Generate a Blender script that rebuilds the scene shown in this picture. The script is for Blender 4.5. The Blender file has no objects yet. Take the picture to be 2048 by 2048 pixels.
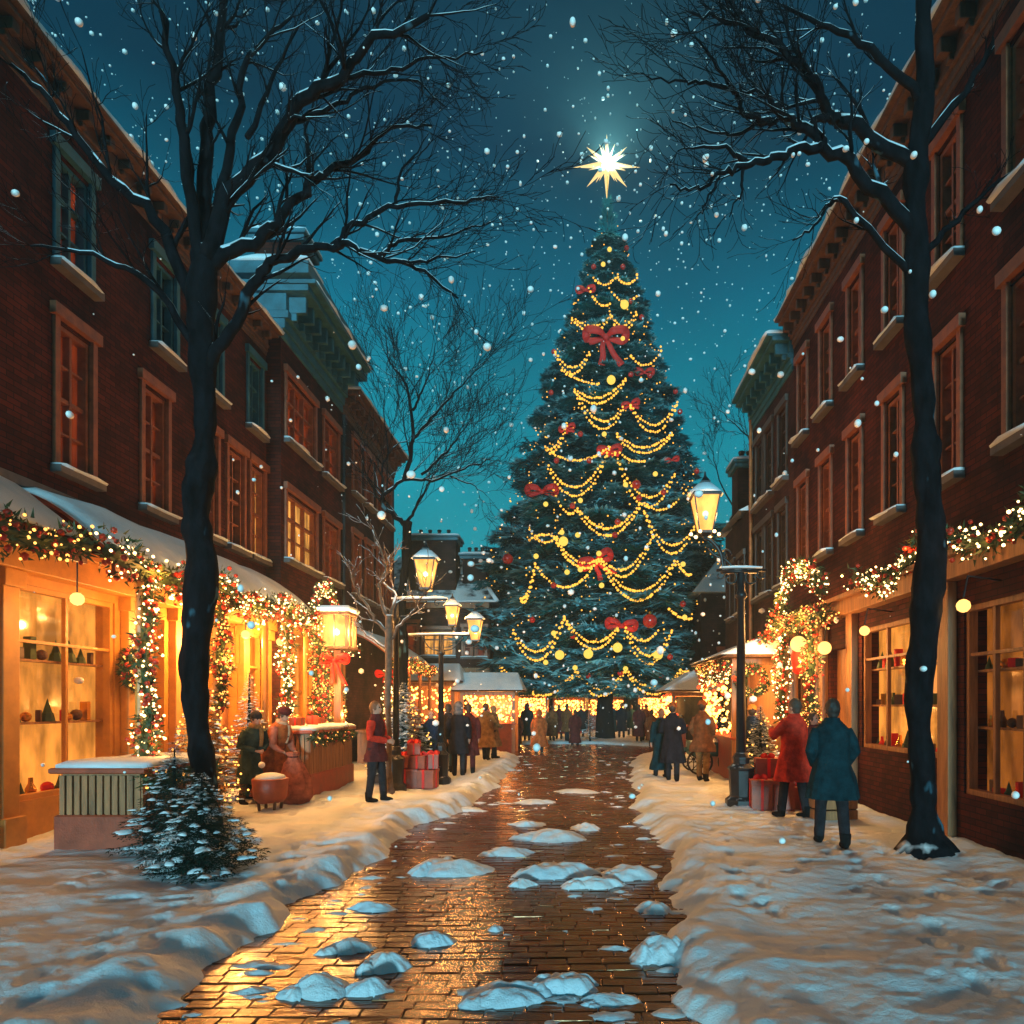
import bpy, math, random
import numpy as np
from mathutils import Vector, Matrix
R = math.radians
HAZE = .0022
random.seed(7); rng = np.random.default_rng(7)
scene = bpy.context.scene
col = scene.collection

# ------------------------------------------------------------------ camera
FPX, CX, HZ, EYE = 1400.0, 1150.0, 1408.0, 1.75        # focal length, vanishing point, horizon (2048 px frame), eye height
cd = bpy.data.cameras.new('camera'); cam = bpy.data.objects.new('camera', cd); col.objects.link(cam)
cd.sensor_width = 36; cd.lens = 36 * FPX / 2048
cd.shift_x = -(CX - 1024) / 2048; cd.shift_y = (HZ - 1024) / 2048
cd.clip_start = 0.05; cd.clip_end = 2000
cam.location = (0, 0, EYE); cam.rotation_euler = (R(90), 0, 0)
scene.camera = cam

# ------------------------------------------------------------------ sky
world = bpy.data.worlds.new('World'); scene.world = world; world.use_nodes = True
nt = world.node_tree; nt.nodes.clear()
out = nt.nodes.new('ShaderNodeOutputWorld'); bg = nt.nodes.new('ShaderNodeBackground')
tc = nt.nodes.new('ShaderNodeTexCoord'); sp = nt.nodes.new('ShaderNodeSeparateXYZ')
nt.links.new(tc.outputs['Generated'], sp.inputs[0])
ramp = nt.nodes.new('ShaderNodeValToRGB'); el = ramp.color_ramp.elements
stops = [(0.0, (.050, .40, .45)), (.16, (.008, .38, .45)), (.34, (.0, .29, .39)), (.50, (.0, .12, .20)), (.62, (.0, .026, .060)), (1.0, (.0, .005, .014))]
el[0].position = 0; el[0].color = (*stops[0][1], 1); el[1].position = 1; el[1].color = (*stops[-1][1], 1)
for p, c in stops[1:-1]:
    e = el.new(p); e.color = (*c, 1)
nz = nt.nodes.new('ShaderNodeTexNoise'); nz.inputs['Scale'].default_value = 2.2; nz.inputs['Detail'].default_value = 5
nt.links.new(tc.outputs['Generated'], nz.inputs['Vector'])
mr = nt.nodes.new('ShaderNodeMapRange'); mr.inputs[1].default_value = .3; mr.inputs[2].default_value = .75; mr.inputs[3].default_value = .62; mr.inputs[4].default_value = 1.3
nt.links.new(nz.outputs['Fac'], mr.inputs[0])
mx = nt.nodes.new('ShaderNodeVectorMath'); mx.operation = 'SCALE'
nt.links.new(sp.outputs['Z'], ramp.inputs[0]); nt.links.new(ramp.outputs[0], mx.inputs[0]); nt.links.new(mr.outputs[0], mx.inputs['Scale'])
nt.links.new(mx.outputs[0], bg.inputs['Color']); bg.inputs['Strength'].default_value = 1.0
nt.links.new(bg.outputs[0], out.inputs[0])

# ------------------------------------------------------------------ cool fill sun, added low behind the viewer to brighten flakes and snow
sd = bpy.data.lights.new('fill_sun', 'SUN'); sd.energy = 3.2; sd.color = (.42, .88, 1.0); sd.angle = R(5)
fill_sun = bpy.data.objects.new('fill_sun', sd); col.objects.link(fill_sun)
fill_sun.rotation_euler = (R(90 - 4.2), 0, R(-1))
# ------------------------------------------------------------------ exposure and sampling
scene.view_settings.view_transform = 'Standard'; scene.view_settings.look = 'None'
scene.view_settings.exposure = 0; scene.view_settings.gamma = 1
cy = scene.cycles
cy.use_denoising = True; cy.use_adaptive_sampling = True; cy.adaptive_threshold = .02
cy.sample_clamp_indirect = 3; cy.sample_clamp_direct = 0
cy.max_bounces = 5; cy.diffuse_bounces = 2; cy.glossy_bounces = 3; cy.transmission_bounces = 3; cy.volume_bounces = 0
cy.transparent_max_bounces = 6; cy.caustics_reflective = False; cy.caustics_refractive = False
try: cy.use_light_tree = True
except Exception: pass

# ================================================================== helpers
def P(px, py, d):
    return Vector(((px - CX) / FPX * d, d, EYE - (py - HZ) / FPX * d))
def _h(ix, iy, iz, s):
    n = (ix * 374761393 + iy * 668265263 + iz * 2147483647 + s * 974711) & 0x7fffffff
    n = ((n ^ (n >> 13)) * 1274126177) & 0x7fffffff
    return ((n ^ (n >> 16)) & 0xffff) / 65535.0
def vnoise(x, y, z=0, s=0):
    x = np.asarray(x, float); y = np.asarray(y, float); z = np.zeros_like(x) + z
    xi = np.floor(x).astype(np.int64); yi = np.floor(y).astype(np.int64); zi = np.floor(z).astype(np.int64)
    fx, fy, fz = x - xi, y - yi, z - zi
    fx, fy, fz = [f * f * (3 - 2 * f) for f in (fx, fy, fz)]
    r = 0
    for a in (0, 1):
        for b in (0, 1):
            for c in (0, 1):
                w = (fx if a else 1 - fx) * (fy if b else 1 - fy) * (fz if c else 1 - fz)
                r = r + w * _h(xi + a, yi + b, zi + c, s)
    return r * 2 - 1
def fbm(x, y, z=0, s=0, o=4):
    r = 0; a = .5
    for k in range(o):
        f = 2 ** k
        r = r + a * vnoise(np.asarray(x) * f, np.asarray(y) * f, np.asarray(z) * f, s + k); a *= .5
    return r
def sstep(a, b, x):
    t = np.clip((np.asarray(x, float) - a) / (b - a), 0, 1); return t * t * (3 - 2 * t)

class MB:
    def __init__(self): self.v = []; self.f = []; self.n = 0
    def add(self, v, faces, m=0):
        v = np.asarray(v, float).reshape(-1, 3)
        if isinstance(faces, np.ndarray): self.f.append((faces.astype(np.int64) + self.n, m))
        else:
            by = {}
            for f in faces: by.setdefault(len(f), []).append(f)
            for k in by: self.f.append((np.array(by[k], np.int64) + self.n, m))
        self.v.append(v); self.n += len(v)
        return self
    def box(self, x0, x1, y0, y1, z0, z1, m=0):
        v = [(x, y, z) for z in (z0, z1) for y in (y0, y1) for x in (x0, x1)]
        return self.add(v, [(0, 2, 3, 1), (4, 5, 7, 6), (0, 1, 5, 4), (2, 6, 7, 3), (0, 4, 6, 2), (1, 3, 7, 5)], m)
    def hexa(self, v8, m=0):
        return self.add(v8, [(0, 2, 3, 1), (4, 5, 7, 6), (0, 1, 5, 4), (2, 6, 7, 3), (0, 4, 6, 2), (1, 3, 7, 5)], m)
    def rbox(self, c, s, rz=0, m=0, ch=.0, tilt=0):
        """a box with chamfered top and bottom rims"""
        hx, hy, hz = s[0] / 2, s[1] / 2, s[2] / 2; ch = min(ch, hx * .9, hy * .9, hz * .9)
        rings = [(hx - ch, hy - ch, -hz), (hx, hy, -hz + ch), (hx, hy, hz - ch), (hx - ch, hy - ch, hz)] if ch else [(hx, hy, -hz), (hx, hy, hz)]
        vs = []
        for a, b, z in rings:
            q = ch * .5
            vs += [(-a, -b, z), (a, -b, z), (a, b, z), (-a, b, z)]
        v = np.array(vs); cr, sr = math.cos(rz), math.sin(rz)
        if tilt:
            ct, st = math.cos(tilt), math.sin(tilt)
            v = np.stack([v[:, 0], v[:, 1] * ct - v[:, 2] * st, v[:, 1] * st + v[:, 2] * ct], 1)
        v = np.stack([v[:, 0] * cr - v[:, 1] * sr, v[:, 0] * sr + v[:, 1] * cr, v[:, 2]], 1) + np.array(c)
        f = [(3, 2, 1, 0)]; k = len(rings)
        for i in range(k - 1):
            for j in range(4):
                f.append((i * 4 + j, i * 4 + (j + 1) % 4, (i + 1) * 4 + (j + 1) % 4, (i + 1) * 4 + j))
        f.append(tuple((k - 1) * 4 + j for j in range(4)))
        return self.add(v, f, m)
    def tube(self, pts, rad, n=6, m=0, cap=True):
        pts = np.asarray([tuple(p) for p in pts], float); k = len(pts)
        rad = np.full(k, rad) if np.isscalar(rad) else np.asarray(rad, float)
        t = np.gradient(pts, axis=0) if k > 2 else np.repeat((pts[1] - pts[0])[None], 2, 0)
        t /= np.linalg.norm(t, axis=1)[:, None] + 1e-9
        up = np.array([0, 0, 1.]) if abs(t[0][2]) < .9 else np.array([1., 0, 0])
        u = np.cross(t[0], up); u /= np.linalg.norm(u); vs = []
        ang = np.arange(n) * 2 * math.pi / n
        for i in range(k):
            u = u - t[i] * np.dot(u, t[i]); u /= np.linalg.norm(u) + 1e-9; w = np.cross(t[i], u)
            vs.append(pts[i] + rad[i] * (np.cos(ang)[:, None] * u + np.sin(ang)[:, None] * w))
        v = np.concatenate(vs); a = np.arange(n); b = (a + 1) % n
        f = np.concatenate([np.stack([i * n + a, i * n + b, (i + 1) * n + b, (i + 1) * n + a], 1) for i in range(k - 1)])
        self.add(v, f, m)
        if cap and n > 2:
            self.f.append((np.array([list(range(n))[::-1]]) + self.n - len(v), m)); self.f.append((np.array([list(range(n))]) + self.n - n, m))
        return self
    def lathe(self, prof, c=(0, 0, 0), n=16, m=0, sq=1.0):
        a = np.arange(n) * 2 * math.pi / n + math.pi / n
        v = np.concatenate([np.stack([r * np.cos(a) * 1.0, r * np.sin(a) * sq, np.full(n, z)], 1) for r, z in prof]) + np.array(c)
        i0 = np.arange(n); i1 = (i0 + 1) % n
        f = np.concatenate([np.stack([i * n + i0, i * n + i1, (i + 1) * n + i1, (i + 1) * n + i0], 1) for i in range(len(prof) - 1)])
        self.add(v, f, m)
        self.f.append((np.array([list(range(n))[::-1]]) + self.n - len(v), m)); self.f.append((np.array([list(range(n))]) + self.n - n, m))
        return self
    def loft(self, rings, m=0):
        """rings: arrays (n,3)"""
        n = len(rings[0]); v = np.concatenate(rings); a = np.arange(n); b = (a + 1) % n
        f = np.concatenate([np.stack([i * n + a, i * n + b, (i + 1) * n + b, (i + 1) * n + a], 1) for i in range(len(rings) - 1)])
        self.add(v, f, m)
        self.f.append((np.array([list(range(n))[::-1]]) + self.n - len(v), m)); self.f.append((np.array([list(range(n))]) + self.n - n, m))
        return self
    def ball(self, c, r, m=0, lv=1, sc=(1, 1, 1)):
        v, f = ICO[lv]
        return self.add(v * np.array(sc) * r + np.array(c), f, m)
    def balls(self, cs, rs, m=0, lv=1, sc=None):
        cs = np.asarray(cs, float); k = len(cs)
        if not k: return self
        v, f = ICO[lv]; rs = np.broadcast_to(np.asarray(rs, float), (k,))
        vv = v[None] * rs[:, None, None]
        if sc is not None: vv = vv * sc[:, None, :]
        vv = vv + cs[:, None, :]
        ff = (f[None] + (np.arange(k) * len(v))[:, None, None]).reshape(-1, 3)
        return self.add(vv.reshape(-1, 3), ff, m)
    def mesh(self, name, mats, smooth=False, off=None):
        me = bpy.data.meshes.new(name)
        v = np.concatenate(self.v) if self.v else np.zeros((0, 3))
        if off is not None: v = v - np.array(off)
        me.vertices.add(len(v)); me.vertices.foreach_set('co', v.astype(np.float32).ravel())
        loops = np.concatenate([f.ravel() for f, m in self.f]); cnt = np.concatenate([np.full(len(f), f.shape[1]) for f, m in self.f])
        mi = np.concatenate([np.full(len(f), m) for f, m in self.f])
        st = np.concatenate([[0], np.cumsum(cnt)[:-1]])
        me.loops.add(len(loops)); me.loops.foreach_set('vertex_index', loops.astype(np.int32))
        me.polygons.add(len(cnt)); me.polygons.foreach_set('loop_start', st.astype(np.int32)); me.polygons.foreach_set('loop_total', cnt.astype(np.int32))
        me.polygons.foreach_set('material_index', mi.astype(np.int32))
        me.polygons.foreach_set('use_smooth', np.full(len(cnt), smooth))
        for mt in (mats if isinstance(mats, (list, tuple)) else [mats]): me.materials.append(mt)
        me.update(calc_edges=True); me.validate()
        return me
    def build(self, name, mats, parent=None, smooth=False, world=True, bevel=0):
        off = tuple(thing_loc(parent)) if (parent is not None and world) else None
        me = self.mesh(name, mats, smooth, off)
        o = bpy.data.objects.new(name, me); col.objects.link(o)
        if parent is not None: o.parent = parent
        if bevel:
            b = o.modifiers.new('bevel', 'BEVEL'); b.width = bevel; b.segments = 2; b.limit_method = 'ANGLE'
        return o
def thing_loc(o):
    l = Vector((0, 0, 0))
    while o is not None: l = l + o.location; o = o.parent
    return l
def ico(lv):
    import bmesh
    bm = bmesh.new(); bmesh.ops.create_icosphere(bm, subdivisions=lv, radius=1)
    v = np.array([tuple(x.co) for x in bm.verts]); f = np.array([[x.index for x in p.verts] for p in bm.faces]); bm.free(); return v, f
ICO = {k: ico(k) for k in (1, 2, 3)}
def tag(o, label=None, cat=None, group=None, kind=None):
    if label: o['label'] = label
    if cat: o['category'] = cat
    if group: o['group'] = group
    if kind: o['kind'] = kind
    return o
def thing(name, label, cat, loc=(0, 0, 0), group=None, rz=0):
    o = bpy.data.objects.new(name, None); o.empty_display_size = .2; col.objects.link(o); o.location = loc; o.rotation_euler[2] = rz
    return tag(o, label, cat, group)
def copy_tree(o, parent=None):
    c = o.copy(); col.objects.link(c); c.parent = parent
    for ch in list(o.children): copy_tree(ch, c)
    return c
def lamp(name, loc, power, color=(1, .52, .17), rad=.08, parent=None):
    l = bpy.data.lights.new(name, 'POINT'); l.energy = power; l.color = color; l.shadow_soft_size = rad
    o = bpy.data.objects.new(name, l); col.objects.link(o)
    o.location = Vector(loc) - (thing_loc(parent) if parent else Vector((0, 0, 0)))
    if parent: o.parent = parent
    return o

# ------------------------------------------------------------------ materials
def newmat(name):
    m = bpy.data.materials.new(name); m.use_nodes = True; n = m.node_tree.nodes
    return m, m.node_tree, n['Principled BSDF']
def node(nt, t, **kw):
    n = nt.nodes.new(t)
    for k, v in kw.items():
        if k.startswith('i_'): n.inputs[k[2:].replace('_', ' ')].default_value = v
        else: setattr(n, k, v)
    return n
def pos(nt): return nt.nodes.new('ShaderNodeNewGeometry')
def objc(nt): return nt.nodes.new('ShaderNodeTexCoord').outputs['Object']
def mixc(nt, fac, a, b):
    n = nt.nodes.new('ShaderNodeMix'); n.data_type = 'RGBA'
    for s, v in ((n.inputs[0], fac), (n.inputs[6], a), (n.inputs[7], b)):
        if hasattr(v, 'links'): nt.links.new(v, s)
        else: s.default_value = (*v, 1) if isinstance(v, tuple) and len(v) == 3 else v
    return n.outputs[2]
def mrange(nt, v, a, b, c=0, d=1):
    n = nt.nodes.new('ShaderNodeMapRange'); nt.links.new(v, n.inputs[0])
    for i, x in enumerate((a, b, c, d)): n.inputs[i + 1].default_value = x
    return n.outputs[0]
def bump(nt, b, h, s=.3, d=.02):
    n = node(nt, 'ShaderNodeBump', i_Strength=s, i_Distance=d); nt.links.new(h, n.inputs['Height']); nt.links.new(n.outputs[0], b.inputs['Normal']); return n
def pmat(name, c, rough=.6, metal=0, var=.35, sc=6, bmp=.15, bsc=40, emis=None, es=0, snow=None, c2=None, world=True, coat=0, stretch=None, rime=False, spec=.5):
    m, nt, b = newmat(name)
    g = pos(nt); src = g.outputs['Position'] if world else objc(nt)
    if stretch:
        mp = node(nt, 'ShaderNodeMapping'); mp.inputs['Scale'].default_value = stretch; nt.links.new(src, mp.inputs[0]); src = mp.outputs[0]
    n1 = node(nt, 'ShaderNodeTexNoise', i_Scale=sc, i_Detail=6.0, i_Roughness=.62); nt.links.new(src, n1.inputs['Vector'])
    f = mrange(nt, n1.outputs['Fac'], .3, .7)
    hi = c2 or tuple(min(1, x * (1 + var)) for x in c); lo = tuple(x * (1 - var) for x in c)
    cc = mixc(nt, f, lo, hi)
    rg = rough
    if snow is not None:
        n2 = node(nt, 'ShaderNodeTexNoise', i_Scale=snow[1], i_Detail=4.0); nt.links.new(src, n2.inputs['Vector'])
        sx = nt.nodes.new('ShaderNodeSeparateXYZ'); nt.links.new(g.outputs['Normal'], sx.inputs[0])
        ad = node(nt, 'ShaderNodeMath', operation='MULTIPLY_ADD'); nt.links.new(n2.outputs['Fac'], ad.inputs[0]); ad.inputs[1].default_value = 1.2; nt.links.new(sx.outputs['Z'], ad.inputs[2])
        sf = mrange(nt, ad.outputs[0], snow[0] + .6, snow[0] + .78)
        if rime:
            n4 = node(nt, 'ShaderNodeTexNoise', i_Scale=3.2, i_Detail=3.0); nt.links.new(src, n4.inputs['Vector']); cc = mixc(nt, mrange(nt, n4.outputs['Fac'], .66, .72), cc, (.05, .13, .18))
        cc = mixc(nt, sf, cc, (.78, .82, .86))
    nt.links.new(cc, b.inputs['Base Color'])
    rr = mrange(nt, n1.outputs['Fac'], .2, .8, max(.03, rough - .1), min(1, rough + .12)); nt.links.new(rr, b.inputs['Roughness'])
    b.inputs['Specular IOR Level'].default_value = spec; b.inputs['Metallic'].default_value = metal; b.inputs['Coat Weight'].default_value = coat
    if bmp:
        n3 = node(nt, 'ShaderNodeTexNoise', i_Scale=bsc, i_Detail=4.0); nt.links.new(src, n3.inputs['Vector']); bump(nt, b, n3.outputs['Fac'], bmp, .02)
    if emis: b.inputs['Emission Color'].default_value = (*emis, 1); b.inputs['Emission Strength'].default_value = es
    if es:
        try: m.cycles.emission_sampling = 'NONE'
        except Exception: pass
    return m
def bulbmat(name, c, s, sample=False):
    m, nt, b = newmat(name); b.inputs['Base Color'].default_value = (.01, .01, .01, 1); b.inputs['Specular IOR Level'].default_value = 0
    b.inputs['Emission Color'].default_value = (*c, 1); b.inputs['Emission Strength'].default_value = s
    m.cycles.emission_sampling = 'AUTO' if sample else 'NONE'
    return m
def brickmat(name, c1, c2, mort, bw=.23, bh=.078, bs=.5, snowthr=None):
    m, nt, b = newmat(name); g = pos(nt)
    s = nt.nodes.new('ShaderNodeSeparateXYZ'); nt.links.new(g.outputs['Position'], s.inputs[0])
    sn = nt.nodes.new('ShaderNodeSeparateXYZ'); nt.links.new(g.outputs['True Normal'], sn.inputs[0])
    ab = node(nt, 'ShaderNodeMath', operation='ABSOLUTE'); nt.links.new(sn.outputs['X'], ab.inputs[0])
    gt = node(nt, 'ShaderNodeMath', operation='GREATER_THAN'); nt.links.new(ab.outputs[0], gt.inputs[0]); gt.inputs[1].default_value = .5
    mm = nt.nodes.new('ShaderNodeMix'); nt.links.new(gt.outputs[0], mm.inputs[0]); nt.links.new(s.outputs['X'], mm.inputs[2]); nt.links.new(s.outputs['Y'], mm.inputs[3])
    cb = nt.nodes.new('ShaderNodeCombineXYZ'); nt.links.new(mm.outputs[0], cb.inputs[0]); nt.links.new(s.outputs['Z'], cb.inputs[1])
    bt = nt.nodes.new('ShaderNodeTexBrick'); nt.links.new(cb.outputs[0], bt.inputs['Vector'])
    bt.inputs['Scale'].default_value = 1; bt.inputs['Brick Width'].default_value = bw; bt.inputs['Row Height'].default_value = bh
    bt.inputs['Mortar Size'].default_value = .007; bt.inputs['Mortar Smooth'].default_value = .2; bt.inputs['Bias'].default_value = -.1
    bt.inputs['Color1'].default_value = (*c1, 1); bt.inputs['Color2'].default_value = (*c2, 1); bt.inputs['Mortar'].default_value = (*mort, 1)
    n1 = node(nt, 'ShaderNodeTexNoise', i_Scale=.9, i_Detail=8.0, i_Roughness=.65); nt.links.new(g.outputs['Position'], n1.inputs['Vector'])
    v = mrange(nt, n1.outputs['Fac'], .32, .68, .28, 1.5)
    sc = node(nt, 'ShaderNodeVectorMath', operation='SCALE'); nt.links.new(bt.outputs['Color'], sc.inputs[0]); nt.links.new(v, sc.inputs['Scale'])
    nt.links.new(sc.outputs[0], b.inputs['Base Color']); b.inputs['Roughness'].default_value = .85; b.inputs['Specular IOR Level'].default_value = .15
    n2 = node(nt, 'ShaderNodeTexNoise', i_Scale=60.0, i_Detail=3.0); nt.links.new(g.outputs['Position'], n2.inputs['Vector'])
    hh = node(nt, 'ShaderNodeMath', operation='MULTIPLY_ADD'); nt.links.new(n2.outputs['Fac'], hh.inputs[0]); hh.inputs[1].default_value = .4
    inv = node(nt, 'ShaderNodeMath', operation='SUBTRACT'); inv.inputs[0].default_value = 1; nt.links.new(bt.outputs['Fac'], inv.inputs[1]); nt.links.new(inv.outputs[0], hh.inputs[2])
    bump(nt, b, hh.outputs[0], bs, .012)
    return m
def snowmat(name, fine=1.0):
    m, nt, b = newmat(name); g = pos(nt)
    n1 = node(nt, 'ShaderNodeTexNoise', i_Scale=1.3, i_Detail=6.0); nt.links.new(g.outputs['Position'], n1.inputs['Vector'])
    nt.links.new(mixc(nt, mrange(nt, n1.outputs['Fac'], .35, .7), (.60, .74, .84), (.82, .87, .90)), b.inputs['Base Color'])
    b.inputs['Roughness'].default_value = .62; b.inputs['Specular IOR Level'].default_value = .3
    n2 = node(nt, 'ShaderNodeTexNoise', i_Scale=9.0, i_Detail=8.0, i_Roughness=.6); nt.links.new(g.outputs['Position'], n2.inputs['Vector'])
    n3 = node(nt, 'ShaderNodeTexNoise', i_Scale=90.0, i_Detail=2.0); nt.links.new(g.outputs['Position'], n3.inputs['Vector'])
    ad = node(nt, 'ShaderNodeMath', operation='MULTIPLY_ADD'); nt.links.new(n3.outputs['Fac'], ad.inputs[0]); ad.inputs[1].default_value = .18; nt.links.new(n2.outputs['Fac'], ad.inputs[2])
    bump(nt, b, ad.outputs[0], .55 * fine, .05)
    return m
def panemat(name, c, s, sc=(6, 6, 1.4), dark=.25):
    """window with a room lamp and curtains behind: emission varies with the curtain folds"""
    m, nt, b = newmat(name); g = pos(nt)
    mp = node(nt, 'ShaderNodeMapping'); mp.inputs['Scale'].default_value = sc; nt.links.new(g.outputs['Position'], mp.inputs[0])
    n1 = node(nt, 'ShaderNodeTexNoise', i_Scale=1.0, i_Detail=3.0); nt.links.new(mp.outputs[0], n1.inputs['Vector'])
    v = mrange(nt, n1.outputs['Fac'], .35, .65, dark * s, s)
    b.inputs['Base Color'].default_value = (.02, .015, .012, 1); b.inputs['Roughness'].default_value = .08
    b.inputs['Emission Color'].default_value = (*c, 1); nt.links.new(v, b.inputs['Emission Strength'])
    m.cycles.emission_sampling = 'NONE'
    return m
M = {}
M['snow'] = snowmat('snow'); M['snowsoft'] = snowmat('snow_soft', .5)
M['brick'] = brickmat('brick_red', (.085, .016, .009), (.038, .009, .007), (.016, .009, .008))
M['brick_dark'] = brickmat('brick_dark', (.085, .030, .024), (.05, .02, .018), (.03, .02, .018))
M['brick_far'] = brickmat('brick_far', (.055, .026, .022), (.035, .018, .018), (.02, .015, .016))
M['stone_blue'] = pmat('painted_stone_blue', (.025, .12, .165), .55, var=.4, sc=3, bmp=.25)
M['stone'] = pmat('sill_stone', (.11, .10, .10), .7, var=.3, sc=5, snow=(.75, 6))
M['frame'] = pmat('window_paint', (.26, .085, .035), .5, var=.35, sc=7, bmp=.1)
M['frame_dark'] = pmat('window_paint_dark', (.07, .045, .035), .5)
M['shutter'] = pmat('shutter_paint', (.05, .035, .03), .55)
M['wood'] = pmat('warm_wood', (.30, .13, .05), .55, var=.5, sc=3, bmp=.3, bsc=14, stretch=(4, 4, .5))
M['wood_dark'] = pmat('dark_wood', (.10, .045, .022), .6, var=.5, sc=3, bmp=.3, bsc=14, stretch=(4, 4, .5))
M['shop_yellow'] = pmat('shop_paint_ochre', (.56, .25, .05), .45, var=.25, sc=3, bmp=.08)
M['redwood'] = pmat('red_painted_wood', (.30, .055, .022), .5, var=.35, sc=4, bmp=.2)
M['iron'] = pmat('black_iron', (.016, .016, .018), .38, metal=.3, var=.4, snow=(.82, 9), bmp=.2)
M['iron_plain'] = pmat('iron_plain', (.014, .014, .016), .4, metal=.3, bmp=.2)
M['slate'] = pmat('roof_slate', (.03, .032, .04), .6, var=.4, sc=5, bmp=.4, bsc=8, snow=(.66, 1.6))
M['pot'] = pmat('chimney_pot', (.03, .02, .018), .8)
M['dark_pane'] = pmat('dark_glass', (.010, .014, .018), .1, var=.3, bmp=0)
M['dim_pane'] = panemat('dim_window', (1, .12, .02), .22, (4, 4, 1.2), .1)
M['lit_pane'] = panemat('lit_window', (1, .42, .08), 1.25)
M['shop_pane'] = panemat('shop_window', (1, .33, .045), 1.25, (3, 3, 1.2), .3)
M['shop_pane_dim'] = panemat('shop_window_dim', (1, .28, .035), .42, (3, 3, 1.2), .2)
M['stall_bulb'] = bulbmat('stall_bulb', (1, .33, .05), 13.0)
M['lantern_glass'] = panemat('lantern_glass', (1, .40, .075), 2.6, (5, 5, 3), .5)
M['bulb_warm'] = bulbmat('bulb_warm', (1, .42, .08), 3.6)
M['bulb_white'] = bulbmat('bulb_white', (1, .62, .24), 7.0)
M['bulb_red'] = bulbmat('bulb_red', (1, .08, .02), 2.2)
M['bead'] = bulbmat('bead_gold', (1, .46, .05), 2.0)
M['ball_lit'] = bulbmat('ball_lit', (1, .66, .10), 1.3)
M['star'] = bulbmat('star_light', (1, .70, .26), 1.3)
M['globe'] = bulbmat('globe_glass', (1, .52, .13), 2.4)
M['frost'] = pmat('frosted_needles', (.26, .62, .70), .85, var=.35, sc=2, bmp=0, spec=.1)
M['ball_red'] = pmat('ball_red', (.62, .02, .012), .16, var=.1, bmp=0, coat=.6)
M['ball_gold'] = pmat('ball_gold', (.80, .34, .05), .22, metal=.7, var=.1, bmp=0)
M['ribbon'] = pmat('red_ribbon', (.72, .016, .008), .7, var=.25, sc=3, bmp=.1)
M['bark'] = pmat('bark', (.007, .007, .009), .95, var=.7, sc=9, bmp=1.0, bsc=11, snow=(.62, 2.2), stretch=(1, 1, .45), rime=True, spec=.06)
M['bark_warm'] = pmat('bark_frosted', (.10, .065, .045), .85, var=.5, sc=12, bmp=.8, bsc=18, snow=(.35, 3))
M['twig'] = pmat('twig', (.009, .008, .009), .9, spec=.06, bmp=0, snow=(.8, 3))
M['needle'] = pmat('fir_needles', (.006, .085, .105), .8, var=.7, sc=.9, bmp=0, c2=(.018, .30, .36), spec=.1)
M['needle_small'] = pmat('fir_needles_small', (.008, .024, .018), .85, spec=.05, var=.6, sc=5, bmp=0, c2=(.022, .06, .042))
M['holly'] = pmat('garland_green', (.04, .07, .02), .6, var=.5, sc=9, bmp=0)
M['holly_red'] = pmat('garland_red', (.55, .04, .015), .4, var=.3, sc=9, bmp=0)
M['skin'] = pmat('skin', (.42, .22, .15), .5, var=.1, bmp=.05)
M['eye'] = pmat('eye', (.01, .008, .006), .2, bmp=0)
M['mortar'] = pmat('wet_mortar', (.012, .009, .008), .35, var=.4, sc=12, bmp=.4)
def cloth(name, c): 
    if name not in M: M[name] = pmat(name, c, .9, var=.5, sc=9, bmp=.6, bsc=45, spec=.08)
    return M[name]
# ================================================================== ground
EL = np.array([(2, -2.35), (4.5, -2.40), (6.4, -2.50), (7.8, -2.28), (10.7, -2.3), (13, -1.85), (18.9, -1.65), (24, -1.75), (28, -3.2), (31, -3.4), (34, -1.0)])
ER = np.array([(2, .62), (4.5, .66), (6.8, .80), (8, .95), (9.4, 1.0), (12, .98), (14.5, 1.05), (17.4, 1.4), (21.7, 1.6), (25, 2.2), (28, 3.6), (31, 3.4), (34, -.4)])
def path_sd(x, y):
    """signed distance outside the cobbled path (negative on it)"""
    l = np.interp(y, EL[:, 0], EL[:, 1]); r = np.interp(y, ER[:, 0], ER[:, 1])
    w = .16 * fbm(np.asarray(x) * 1.5, np.asarray(y) * 1.5, 0, 11) * 2 + .05 * vnoise(np.asarray(x) * 7, np.asarray(y) * 7, 0, 5)
    d = np.maximum(l - x, x - r) + w
    return np.maximum(d, (np.asarray(y) - 33) * .8)
def snow_h(x, y):
    x = np.asarray(x, float); y = np.asarray(y, float); d = path_sd(x, y)
    near = 1 - sstep(14, 30, y)
    body = -.30 + .30 * np.sqrt(np.clip(d / .38, 0, 1))
    flute = np.exp(-((d - .35) / .32) ** 2) * (.07 + .06 * np.sin(y * 8.5 + 2.2 * vnoise(x, y * 1.3, 0, 3)) * (x < -1)) * near
    soft = .075 * fbm(x * .55, y * .55, 0, 21) + .040 * fbm(x * 1.7 + 5, y * 2.6, 0, 22) + .013 * fbm(x * 6, y * 8, 0, 23) + .005 * vnoise(x * 19, y * 22, 0, 24)
    h = body + (flute + soft) * sstep(.02, .6, d)
    return np.where(d > 0, h, -.30)
def gz(x, y): return float(snow_h(np.array([x]), np.array([y]))[0])
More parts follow.
